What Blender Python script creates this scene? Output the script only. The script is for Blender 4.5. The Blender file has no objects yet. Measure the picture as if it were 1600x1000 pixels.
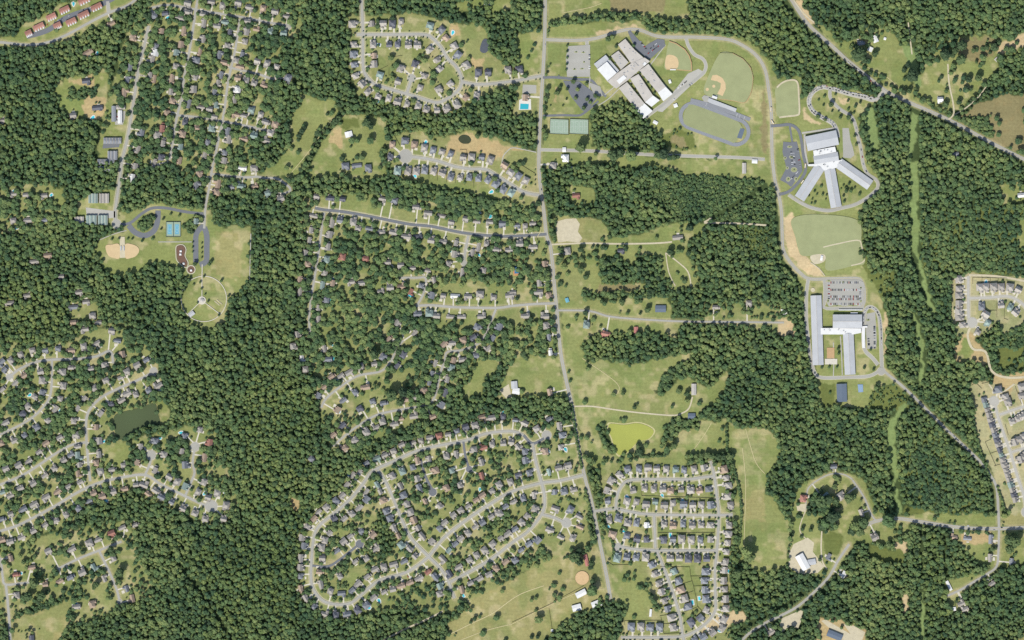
import bpy, bmesh, math, random
import numpy as np
from mathutils import Vector
from mathutils.geometry import tessellate_polygon
R = random.Random(7)
NR = np.random.RandomState(11)
S = 1.6                                   # metres per pixel of ground
def W(px, py, z=0.0): return ((px - 800) * S, (500 - py) * S, z)

# ------------------------------------------------------------------ camera, light, exposure
sc = bpy.context.scene
cam_d = bpy.data.cameras.new('camera'); cam = bpy.data.objects.new('camera', cam_d)
sc.collection.objects.link(cam); sc.camera = cam
CAM_H = 8000.0
cam.location = (0, 0, CAM_H); cam.rotation_euler = (0, 0, 0)
cam_d.sensor_width = 36.0; cam_d.lens = 36.0 * CAM_H / (1600 * S)
cam_d.clip_start = 100; cam_d.clip_end = 60000
SUN_EL, SUN_AZ = math.radians(49), math.radians(207)     # sun stands in the south-south-west
wd = bpy.data.worlds.new('World'); sc.world = wd; wd.use_nodes = True
nt = wd.node_tree; bg = nt.nodes['Background']
sky = nt.nodes.new('ShaderNodeTexSky'); sky.sky_type = 'NISHITA'; sky.sun_disc = False
sky.sun_elevation = SUN_EL; sky.sun_rotation = SUN_AZ; sky.air_density = 1.0; sky.dust_density = 1.2
nt.links.new(sky.outputs[0], bg.inputs[0]); bg.inputs[1].default_value = 0.125
sun_d = bpy.data.lights.new('sun', 'SUN'); sun_d.energy = 4.0; sun_d.angle = math.radians(0.53); sun_d.color = (1.0, .95, .86)
sun = bpy.data.objects.new('sun', sun_d); sc.collection.objects.link(sun)
sdir = Vector((math.sin(SUN_AZ) * math.cos(SUN_EL), math.cos(SUN_AZ) * math.cos(SUN_EL), math.sin(SUN_EL)))
sun.rotation_euler = sdir.to_track_quat('Z', 'Y').to_euler()
sc.view_settings.view_transform = 'Standard'; sc.view_settings.look = 'None'
sc.view_settings.exposure = 0.87; sc.view_settings.gamma = 1.0; sc.view_settings.use_curve_mapping = False
sc.render.engine = 'CYCLES'; sc.cycles.max_bounces = 4; sc.cycles.use_denoising = False
sc.render.resolution_x = 1024; sc.render.resolution_y = 640
sc.cycles.pixel_filter_type = 'BLACKMAN_HARRIS'; sc.cycles.filter_width = 1.5

# ------------------------------------------------------------------ helpers
def link(o): sc.collection.objects.link(o); return o
def lin(c): return tuple(((v / 255.0) / 12.92 if v <= 10 else (((v / 255.0) + .055) / 1.055) ** 2.4) for v in c)
ALB = 0.50                                # albedo of a thing whose sunlit picture colour is c
def mat(name, c, var=0.12, scale=0.15, rough=.9, rnd=0.0, spec=.15, fine=0.0, metal=0.0):
    m = bpy.data.materials.new(name); m.use_nodes = True; n = m.node_tree.nodes; l = m.node_tree.links
    b = n['Principled BSDF']; b.inputs['Roughness'].default_value = rough; b.inputs['Specular IOR Level'].default_value = spec
    b.inputs['Metallic'].default_value = metal
    a = [v * ALB for v in lin(c)]
    geo = n.new('ShaderNodeNewGeometry')
    nz = n.new('ShaderNodeTexNoise'); nz.inputs['Scale'].default_value = scale; nz.inputs['Detail'].default_value = 4; nz.inputs['Roughness'].default_value = .65
    l.new(geo.outputs['Position'], nz.inputs['Vector'])
    rp = n.new('ShaderNodeMapRange'); rp.inputs[1].default_value = .25; rp.inputs[2].default_value = .75
    rp.inputs[3].default_value = 1 - var; rp.inputs[4].default_value = 1 + var
    l.new(nz.outputs['Fac'], rp.inputs[0])
    out = rp.outputs[0]
    if rnd:
        oi = n.new('ShaderNodeObjectInfo'); r2 = n.new('ShaderNodeMapRange'); r2.inputs[3].default_value = 1 - rnd; r2.inputs[4].default_value = 1 + rnd
        l.new(oi.outputs['Random'], r2.inputs[0]); mu = n.new('ShaderNodeMath'); mu.operation = 'MULTIPLY'
        l.new(out, mu.inputs[0]); l.new(r2.outputs[0], mu.inputs[1]); out = mu.outputs[0]
    vm = n.new('ShaderNodeVectorMath'); vm.operation = 'SCALE'; vm.inputs[0].default_value = a
    l.new(out, vm.inputs['Scale']); l.new(vm.outputs[0], b.inputs['Base Color'])
    return m
def mesh_obj(name, verts, faces, m=None, parent=None, smooth=False, mats=None, idx=None):
    me = bpy.data.meshes.new(name); me.from_pydata(verts, [], faces)
    for mm in (mats or ([m] if m else [])): me.materials.append(mm)
    if idx: me.polygons.foreach_set('material_index', idx)
    if smooth: me.polygons.foreach_set('use_smooth', [True] * len(me.polygons))
    o = bpy.data.objects.new(name, me); link(o)
    if parent: o.parent = parent
    return o
def tag(o, label=None, cat=None, group=None, kind=None):
    if label: o['label'] = label
    if cat: o['category'] = cat
    if group: o['group'] = group
    if kind: o['kind'] = kind
    return o
def empty(name, loc, rz=0):
    o = bpy.data.objects.new(name, None); link(o); o.location = loc; o.rotation_euler = (0, 0, rz); o.empty_display_size = 2; return o
class MB:
    def __init__(s): s.v = []; s.f = []; s.i = []
    def add(s, v, f, mi=0):
        k = len(s.v); s.v += v; s.f += [tuple(a + k for a in q) for q in f]; s.i += [mi] * len(f)
    def box(s, cx, cy, w, d, z0, z1, mi=0, rot=0):
        c, n = math.cos(rot), math.sin(rot); p = []
        for z in (z0, z1):
            for a, b in ((-w/2, -d/2), (w/2, -d/2), (w/2, d/2), (-w/2, d/2)): p.append((cx + a*c - b*n, cy + a*n + b*c, z))
        s.add(p, [(0,3,2,1),(4,5,6,7),(0,1,5,4),(1,2,6,5),(2,3,7,6),(3,0,4,7)], mi)
    def prism(s, pts, z0, z1, mi=0):      # pts counter-clockwise world xy
        n = len(pts); v = [(x, y, z0) for x, y in pts] + [(x, y, z1) for x, y in pts]
        s.add(v, [tuple(range(n-1, -1, -1)), tuple(range(n, 2*n))] + [(i, (i+1) % n, n+(i+1) % n, n+i) for i in range(n)], mi)
    def gable(s, cx, cy, w, d, z0, rise, mi=0, ax='x', rot=0, hip=0.0, ov=.5, th=.25):
        # solid roof over a w x d footprint, ridge along ax
        w += 2*ov; d += 2*ov
        if ax == 'y': w, d, rot = d, w, rot + math.pi/2
        c, n = math.cos(rot), math.sin(rot)
        L = [(-w/2,-d/2,0),(w/2,-d/2,0),(w/2,d/2,0),(-w/2,d/2,0),(-w/2+hip,0,rise),(w/2-hip,0,rise),
             (-w/2,-d/2,-th),(w/2,-d/2,-th),(w/2,d/2,-th),(-w/2,d/2,-th)]
        p = [(cx+a*c-b*n, cy+a*n+b*c, z0+z) for a, b, z in L]
        s.add(p, [(0,1,5,4),(2,3,4,5),(1,2,5),(3,0,4),(0,6,7,1),(1,7,8,2),(2,8,9,3),(3,9,6,0),(9,8,7,6)], mi)
    def build(s, name, m=None, parent=None, mats=None, smooth=False):
        return mesh_obj(name, s.v, s.f, m, parent, smooth, mats, s.i if mats else None)
def ccw(p):
    a = sum(p[i][0]*p[(i+1) % len(p)][1] - p[(i+1) % len(p)][0]*p[i][1] for i in range(len(p)))
    return p if a > 0 else p[::-1]
def wxy(pts): return [((x-800)*S, (500-y)*S) for x, y in pts]
def smooth_line(pts, step=4.0, closed=False):
    if len(pts) < 3: return list(pts)
    out = []; n = len(pts)
    rng = range(n) if closed else range(n-1)
    for i in rng:
        p0 = pts[(i-1) % n] if closed or i > 0 else pts[0]; p1 = pts[i]; p2 = pts[(i+1) % n]
        p3 = pts[(i+2) % n] if closed or i+2 < n else pts[-1]
        k = max(1, int(math.dist(p1, p2)/step))
        for j in range(k):
            t = j/k
            out.append(tuple(.5*((2*p1[a]) + (-p0[a]+p2[a])*t + (2*p0[a]-5*p1[a]+4*p2[a]-p3[a])*t*t + (-p0[a]+3*p1[a]-3*p2[a]+p3[a])*t**3) for a in (0, 1)))
    if not closed: out.append(tuple(pts[-1]))
    return out
ZL = [0.10]; ZMAX = [0.70]
def nz_():
    ZL[0] += 0.012
    if ZL[0] > ZMAX[0]: ZL[0] = .10
    return ZL[0]
def strip(mb, pts, w, z, closed=False, mi=0, off=0.0):      # pts px, w px
    P = wxy(pts); n = len(P); v = []; hw = w*S/2
    for i in range(n):
        a = P[(i-1) % n] if (closed or i > 0) else P[i]; b = P[(i+1) % n] if (closed or i < n-1) else P[i]
        dx, dy = b[0]-a[0], b[1]-a[1]; L = math.hypot(dx, dy) or 1; nx, ny = -dy/L, dx/L
        o = off*S
        v += [(P[i][0]+nx*(hw+o), P[i][1]+ny*(hw+o), z), (P[i][0]-nx*(hw-o), P[i][1]-ny*(hw-o), z)]
    f = [(2*i, 2*i+1, 2*i+3, 2*i+2) for i in range(n-1)]
    if closed: f.append((2*n-2, 2*n-1, 1, 0))
    mb.add(v, f, mi)
def disc(mb, cx, cy, r, z, mi=0, n=28, ry=None, rot=0):
    x, y, _ = W(cx, cy); r1 = r*S; r2 = (ry or r)*S; c, s_ = math.cos(rot), math.sin(rot)
    v = []
    for i in range(n):
        a = 2*math.pi*i/n; u, w_ = r1*math.cos(a), r2*math.sin(a); v.append((x+u*c-w_*s_, y+u*s_+w_*c, z))
    mb.add(v, [tuple(range(n))], mi)
def sheet(name, pts, m, z=None, smooth_=0, kind='structure', label=None, cat=None, group=None):
    if smooth_: pts = smooth_line(pts, smooth_, True)
    P = ccw(wxy(pts)); z = z or nz_()
    tri = tessellate_polygon([[Vector((x, y, 0)) for x, y in P]])
    tri = [t if (P[t[1]][0]-P[t[0]][0])*(P[t[2]][1]-P[t[0]][1])-(P[t[1]][1]-P[t[0]][1])*(P[t[2]][0]-P[t[0]][0]) > 0 else t[::-1] for t in map(tuple, tri)]
    me = bpy.data.meshes.new(name); me.from_pydata([(x, y, z) for x, y in P], [], tri); me.materials.append(m)
    o = link(bpy.data.objects.new(name, me)); tag(o, label, cat, group, kind); return o
def T(c, r, s=.25):                        # frame of a 400 x 250 map square
    return (400*c, 250*r, s)
FR = {'00':T(0,0),'10':T(1,0),'20':T(2,0),'30':T(3,0),'01':T(0,1),'11':T(1,1),'21':T(2,1),'31':T(3,1),'02':T(0,2),'12':T(1,2),'22':T(2,2),'32':T(3,2),
      '03':T(0,3),'13':T(1,3),'23':T(2,3),'33':T(3,3),'n1':(540,20,.125),'n1b':(640,60,.125),'n2':(560,190,.125),'n2b':(700,200,.125),
      'y1':(920,710,.15),'y2':(920,850,.15),'e1':(1470,420,.08125),'e2':(1500,580,.26),'hs':(840,40,.125),'bf':(1020,50,.125),'tr':(1020,130,.125),
      'ms':(1200,200,.125),'ml':(1200,100,.125),'es':(1220,420,.125),'et':(1240,520,.125)}
def G(fr, x, y): o = FR[fr]; return (o[0]+x*o[2], o[1]+y*o[2])
def GP(fr, s):                             # 'x,y x,y' -> px points
    return [G(fr, *map(float, t.split(','))) for t in s.split()]
def PP(s): return [tuple(map(float, t.split(','))) for t in s.split()]
# ------------------------------------------------------------------ map data
# streets: description, width px, surface (a asphalt, d dark, c concrete, t track), sidewalk, points
ROADS = [
 ('main north-south road',6.0,'a',0,'852,-12 851,60 848,120 845,170 842,250 844,287 850,332 854,367 860,385 864,420 867,455 870,485 872,510 877,557 886,600 894,635 900,675 907,715 915,750 925,787 935,837 944,880 950,912 954,936'),
 ('school loop road',5.4,'a',0,'853,62 900,63 930,60 960,51 982,46 1000,47 1025,56 1050,58 1087,58 1132,61 1155,68 1180,85 1195,108 1201,140 1205,175 1206,225 1207,250 1211,282 1217,305 1221,332 1222,362 1224,390 1235,410 1250,426 1265,435.5 1300,435.5 1338,435 1346,440 1350,452 1350,472 1346,480'),
 ('diagonal north-east highway',6,'a',0,'1229,-12 1237,0 1262,37 1300,72 1325,95 1362,125 1387,144 1425,162 1482,187 1525,210 1562,230 1615,256'),
 ('south-east diagonal road',4.6,'a',0,'1377,575 1385,583 1412,605 1450,642 1480,672 1512,702 1535,725 1547,742 1557,762 1560,800 1561,826'),
 ('east-west road far south-east',6,'a',0,'1355,820 1370,814 1400,810 1437,815 1475,821 1512,825 1560,826 1615,823.5'),
 ('lane below far south-east junction',4,'a',0,'1561,828 1560,862 1557,885 1542,897 1520,910 1500,922 1480,931'),
 ('farm street',3.2,'a',0,'1370,814 1362,805 1350,777 1332,750'),
 ('farm loop drive',2.4,'a',0,'1332,749 1320,742 1303,740 1285,746 1265,760 1260,775 1259,797'),
 ('south road near farm',4.6,'a',0,'1327,850 1310,875 1302,890 1292,905 1270,927 1247,947 1220,962 1200,971 1170,990 1150,1012'),
 ('apartment road',4.6,'a',0,'-12,66 0,66 45,70 75,66 105,54 140,35 170,20 200,8 220,-8'),
 ('long avenue west',5,'a',1,'232,40 227,65 217,105 210,150 200,212 191,250 186,287 180,332 182,350'),
 ('second avenue',4.4,'a',0,'311,-12 306,15 302,42 295,85 287,125 285,150 277,180 271,217 265,250'),
 ('northernmost cross street',4.2,'a',0,'237,12 265,8 306,15 335,20 362,24 400,31 425,36 450,40'),
 ('third avenue',4.2,'a',0,'375,30 367,80 357,125 350,175 342,215 335,250 332,260 327,292 321,325 319,357'),
 ('middle cross street',4.2,'a',0,'277,180 315,184 350,190 400,200 430,208'),
 ('lower cross street',4.2,'a',0,'332,272 382,277 400,276 412,278 432,279 447,288 454,297 442,303'),
 ('street stub by meadow',4.2,'a',0,'357,105 400,115 427,124'),
 ('north neighbourhood western street',5,'a',1,'565,-12 565,0 567,50 567,100 572,118 585,132'),
 ('north neighbourhood southern street',5,'a',1,'585,132 612,140 650,151 682,160 702,152 717,140 722,128'),
 ('north neighbourhood entrance street',5,'a',1,'722,128 750,132 800,127 848,118'),
 ('north neighbourhood upper street',5,'a',1,'557,54 580,54 620,54 662,54 676,60 690,75'),
 ('north neighbourhood eastern street',5,'a',1,'690,75 700,92 712,103 720,118 722,130'),
 ('short central court',5,'a',1,'643,122 640,132 636,145'),
 ('roundhead cul-de-sac street',5,'a',1,'634,244 660,247 685,252 710,260 735,264 750,264 762,266 777,275 795,286 812,297 825,302 843,305'),
 ('tree-lined cross street',4.8,'d',1,'492,325 507,328 537,331 587,340 637,350 675,354 725,364 775,369 800,369 854,366'),
 ('short spur',4.6,'a',1,'732,368 727,392 725,410'),
 ('west wooded street',4,'a',0,'507,332 502,362 497,400 492,430 486,467 483,500 485,522'),
 ('curving wooded street',4,'a',0,'502,637 510,622 535,602 560,587 595,580 610,565 620,545 630,532'),
 ('long wooded street',4,'a',0,'520,697 550,672 585,650 615,642 650,636 672,630 682,612 687,587 695,562 699,550 722,547 747,537 760,520 768,500 775,483'),
 ('short street middle',4,'a',0,'625,434 650,434 665,435 662,457 652,477'),
 ('middle east-west street',4.4,'a',0,'650,478 675,477 712,480 775,481 800,478 837,475 868,474'),
 ('eastward lane',3.4,'a',0,'870,485 920,486 950,494 987,498 1060,502 1140,503 1225,504'),
 ('horseshoe upper arm',4.8,'a',1,'818,680 800,674 762,677 725,689 687,696 650,705 612,722 582,736 570,752'),
 ('horseshoe west bend',4.8,'a',1,'570,752 550,777 520,804 500,820 491,837 487,870 486,905 492,925 507,940 530,945'),
 ('horseshoe lower arm',4.8,'a',1,'530,945 550,941 575,920 595,906 635,894 667,872 692,842 725,815 762,790 800,768 845,755 875,751 912,742'),
 ('northeast court street',4.6,'d',1,'818,680 832,693 850,685'),
 ('southeast bend street',4.8,'a',1,'832,693 837,720 845,750 847,757 851,780 847,802 825,830 800,848 762,877 702,910'),
 ('eastern court',4.6,'a',1,'848,804 866,809 885,818'),
 ('inner diagonal street',4.8,'a',1,'590,734 602,752 615,780 627,810 640,837 652,852 670,870 687,887 700,907 710,935'),
 ('dark inner court',4.2,'d',0,'657,717 665,745 676,766'),
 ('dark stub street',4,'d',0,'724,690 727,712 732,730'),
 ('dark western court',4.2,'d',0,'488,884 512,885 530,875 558,853'),
 ('grid entrance street',4.6,'a',1,'927,799 960,795 982,799 1020,804 1122,805 1145,804'),
 ('grid curving north street',4.6,'a',1,'962,795 965,772 972,758 982,751 1000,749 1040,749 1075,749 1098,746 1116,744'),
 ('grid east avenue',4.6,'a',1,'1110,720 1116,744 1120,775 1123,805 1121,850 1118,880 1117,900 1118,940 1117,955 1107,970 1087,986 1067,994 1040,996 970,996'),
 ('grid middle street',4.4,'a',1,'966,853 985,857 1020,860 1120,860'),
 ('grid short avenue',4.4,'a',1,'1022,805 1024,857'),
 ('grid diagonal avenue',4.6,'a',1,'1026,860 1035,882 1050,922 1062,962 1067,995 1074,1012'),
 ('northwest ridge street',4.6,'a',0,'15,589 30,577 55,566 82,562 120,561 150,557 172,549 177,568'),
 ('western loop street',4.2,'a',0,'81,563 81,595 77,622 62,642 45,656 20,670 -12,684'),
 ('pond-side street',4.6,'a',0,'240,581 215,594 185,607 160,620 142,637 135,655 135,685 137,712 141,752'),
 ('western middle street',4.4,'a',0,'135,691 110,696 85,710 60,727 32,744 -12,762'),
 ('long south-west street',4.8,'a',0,'-12,834 0,830 25,822 50,810 87,790 120,770 150,756 180,748 225,742 252,757 287,774 315,787 330,791'),
 ('small court near pond',4.4,'a',0,'227,741 234,725 236,712'),
 ('small eastern court',4.2,'a',0,'290,773 300,750 304,738 301,722 305,697'),
 ('south-west village street',4.2,'a',0,'90,889 125,872 155,860 190,846'),
 ('south-west side street',4.2,'a',0,'155,861 170,892 182,920 187,940'),
 ('south-west edge street',4.2,'a',0,'-12,873 0,872 4,900 8,913 28,912 45,910'),
 ('bottom left corner road',4.6,'a',0,'9,914 11,930 14,965 17,1012'),
 ('far east subdivision avenue',5,'c',1,'1513,431 1513,466 1514,500 1519,503'),
 ('far east subdivision street',5,'c',1,'1514,466 1545,465 1573,463 1588,468 1601,478 1612,490'),
 ('south-east subdivision avenue',5,'c',1,'1554,628 1559,650 1569,680 1578,705 1590,745 1600,775 1604,800'),
 ('south-east subdivision upper street',4.6,'c',1,'1562,648 1585,640 1612,632'),
 ('south-east subdivision lower street',4.6,'c',1,'1579,707 1595,702 1612,698'),
]
# drives, service ways, tracks: name, width, surface, points (px)
WAYS = [
 ('grass_track',1.1,'f','705,990 735,975 770,958 810,930 850,915'),('grass_track',.8,'f','800,975 850,950 905,925 945,920'),('grass_track',.9,'f','720,1000 760,985 800,975'),
 ('grass_track',.8,'f','455,270 480,240 505,205 518,188'),('grass_track',.9,'f','910,560 965,600 960,620'),('grass_track',.8,'f','1082,705 1100,680 1112,660'),('grass_track',.9,'f','1165,670 1180,720 1195,740'),('grass_track',.9,'f','1160,700 1165,760 1162,860'),
 ('grass_track',.8,'f','880,20 920,12 940,5'),('grass_track',.8,'f','1355,105 1385,120 1405,138'),('grass_track',.8,'f','845,345 845,360 838,372'),
 ('school_drive',6,'c','1383,141 1375,150 1365,156 1350,152 1325,146 1305,140 1285,136 1270,144 1264,158 1269,172 1282,182 1300,192 1307,203 1309,215'),
 ('school_drive',4.4,'a','1297,139 1298,154 1312,170 1330,182 1337,197 1340,212 1345,232 1349,257 1356,272 1369,281 1372,291 1366,300 1352,311 1335,320 1315,325 1295,329 1270,325 1250,316 1232,304'),
 ('school_drive',4.6,'d','1204,197 1218,196 1235,195 1247,203 1252,219 1255,241 1259,260 1255,275 1241,292 1231,300 1217,304'),
 ('school_drive',3,'d','1234,197 1238,222'),
 ('school_drive',4.4,'a','1263,436 1260,460 1260,500 1263,530 1267,560 1273,582 1284,590 1325,589.5 1355,588 1370,582 1378,574'),
 ('school_drive',5,'a','1378,576 1377,545 1376,515 1373,492 1366,482 1358,479.5 1352,485 1350,500 1349,530 1352,548 1363,559 1372,570'),
 ('school_drive',4,'a','1288,438 1289,455 1288,475 1292,482 1350,480'),
 ('school_drive',4.2,'d','848,121 870,121 900,124 922,125 932,134 944,148 947,151'),
 ('school_drive',3.4,'d','848,181 880,180 902,180.5 912,177 935,158'),
 ('school_drive',5,'d','983,48 990,60 1000,75 1012,90'),
 ('school_drive',4.2,'a','1072,60 1076,72 1085,85 1098,92 1103,102 1100,113 1090,122 1080,130 1060,142 1040,160 1020,175 1008,184'),
 ('school_drive',4.4,'a','917,64 918,90 919,118'),
 ('park_drive',4.4,'d','186,350 198,350 207,346 220,335 235,326 250,324.5 265,326 290,331 318,334'),
 ('park_drive',8.5,'d','247,329 246,346 240,361 226,368 211,363 201,352'),
 ('park_drive',8.2,'d','318,352 307,365 306,385 306,410'),
 ('park_drive',8.6,'d','319,355 323,368 323,390 322,408 312,414'),
 ('apartment_car_park',8,'d','42,57 75,47 105,27 150,11 186,-8'),
 ('apartment_car_park',5,'a','170,20 168,2'),
 ('service_road',4,'a','845,234 925,236 1025,242 1150,246 1195,249'),
 ('dirt_track',2.6,'t','862,382 912,380 970,381 1025,380 1050,378'),
 ('dirt_track',2.2,'t','896,635 925,635 960,640 1000,645 1050,649 1067,645 1077,637 1082,620'),
 ('dirt_track',2.8,'t','1100,348 1150,349 1198,352'),
 ('dirt_track',2.4,'t','1100,347 1106,344 1112,340'),
 ('dirt_track',2.4,'t','1482,187 1490,178 1489,160 1483,130 1481,100'),
 ('dirt_track',1.8,'t','1490,180 1510,168 1530,150 1542,133'),
 ('dirt_track',2.6,'t','590,1008 600,1000 635,982 662,970 692,955'),
 ('dirt_track',2.2,'t','1292,889 1285,877 1283,855 1284,830'),
 ('dirt_track',2,'t','1419,35 1422,60 1425,85'),
 ('dirt_track',1.6,'t','1259,797 1252,815 1250,830 1262,845'),
 ('dirt_track',2.2,'t','1240,0 1255,20 1272,35'),
 ('dirt_track',2,'t','1040,395 1060,410 1075,425 1080,447'),
 ('dirt_track',1.6,'t','1040,395 1045,425 1055,447'),
 ('dirt_track',2.6,'t','1545,600 1560,615 1585,600'),
 ('dirt_track',3.4,'t','1514,430 1560,432 1615,442'),
 ('dirt_track',3.6,'t','1516,512 1512,525 1520,545 1540,550 1550,580 1575,590 1615,588'),
 ('footpath',1.5,'c','783,263 786,245 792,237 800,231 815,233 838,238'),
 ('footpath',1.4,'c','992,112 1002,122 1018,118 1036,130 1044,140'),
 ('footpath',1.5,'c','945,148 965,132 985,118'),
 ('footpath',1.4,'c','934,165 950,155 972,135 1000,120 1040,70'),
 ('footpath',1.5,'c','922,120 918,165 915,170') ,
 ('footpath',1.3,'c','392,365 391,400 390,440'),
 ('footpath',1.3,'c','247,378 262,378 300,378'),
 ('footpath',1.2,'c','155,375 180,365 198,360'),
 ('footpath',1.5,'c','1302,535 1303,560 1302,588'),
 ('footpath',1.5,'c','1313,525 1315,555 1316,586'),
 ('footpath',3,'c','1253,208 1280,204 1305,200'),
 ('footpath',3,'c','1257,210 1258,235 1262,258'),
]
ROUND = [('a',182,350,7),('a',643,122,6),('a',633.7,244,10.5),('a',854,680,7.2),('a',885,817,7.4),('d',676,769,6.2),('d',733,733,5),('d',562,850,6.4),
 ('a',15,589,5.5),('a',240,580,6),('a',330,791,9.5),('a',236,711,7.5),('a',305,698,7),('a',725,411,4.5),('a',966,855,6.5),('c',1553,627,8),('c',1519,504,8),('a',1377,580,6),('a',450,41,5),('a',187,940,3.5),('a',1604,800,8)]
LOTS = [('a','888,72 922,70 922,120 886,120 884,90'),
 ('d','880,126 905,127 935,150 925,163 915,176 909,172 893,152'),
 ('a','919,128 938,135 942,150 930,152'),
 ('d','%hs 1130,85 1170,75 1270,185 1340,262 1385,228 1500,165 1585,175 1595,255 1400,425 1350,400 1220,295'),
 ('d','%ms 190,170 270,180 360,170 390,300 420,450 430,540 330,680 290,740 230,690 150,650 230,500 180,300'),
 ('a','%es 585,140 980,140 1040,170 1040,430 1010,460 600,470 560,400 565,170'),
 ('a','%es 1075,560 1180,540 1200,900 1190,1000 1080,1000 1060,720'),
 ('a','%ms 930,0 1010,0 1030,150 1060,240 1080,340 1030,380 940,370'),
 ('c','%bf 440,520 570,460 640,500 560,590 400,740 250,880 120,1000 60,990 200,820'),
 ('a','817,132 838,133 838,146 816,146'),
 ('t','870,346 884,342 900,341 906,350 903,362 910,372 905,379 886,377 872,379 869,362'),
 ('t','1233,865 1240,850 1262,840 1272,848 1270,862 1288,885 1278,895 1250,898 1232,885'),
 ('t','1222,966 1240,958 1255,952 1252,970 1247,982 1235,978 1222,988 1218,978'),
 ('t','1283,970 1290,968 1345,1000 1350,1012 1330,1012 1300,985'),
 ('t','1318,975 1335,978 1352,988 1345,1005 1330,992'),
 ('a','179,177 196,173 195,185 192,195 180,195'),
 ('d','162,222 188,220 186,230 160,232'),
 ('c','134,324 180,330 180,340 172,341 135,335'),
 ('t','780,610 795,600 800,622 792,624'),
 ('t','1244,788 1260,787 1258,800 1246,798'),
 ]
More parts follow.
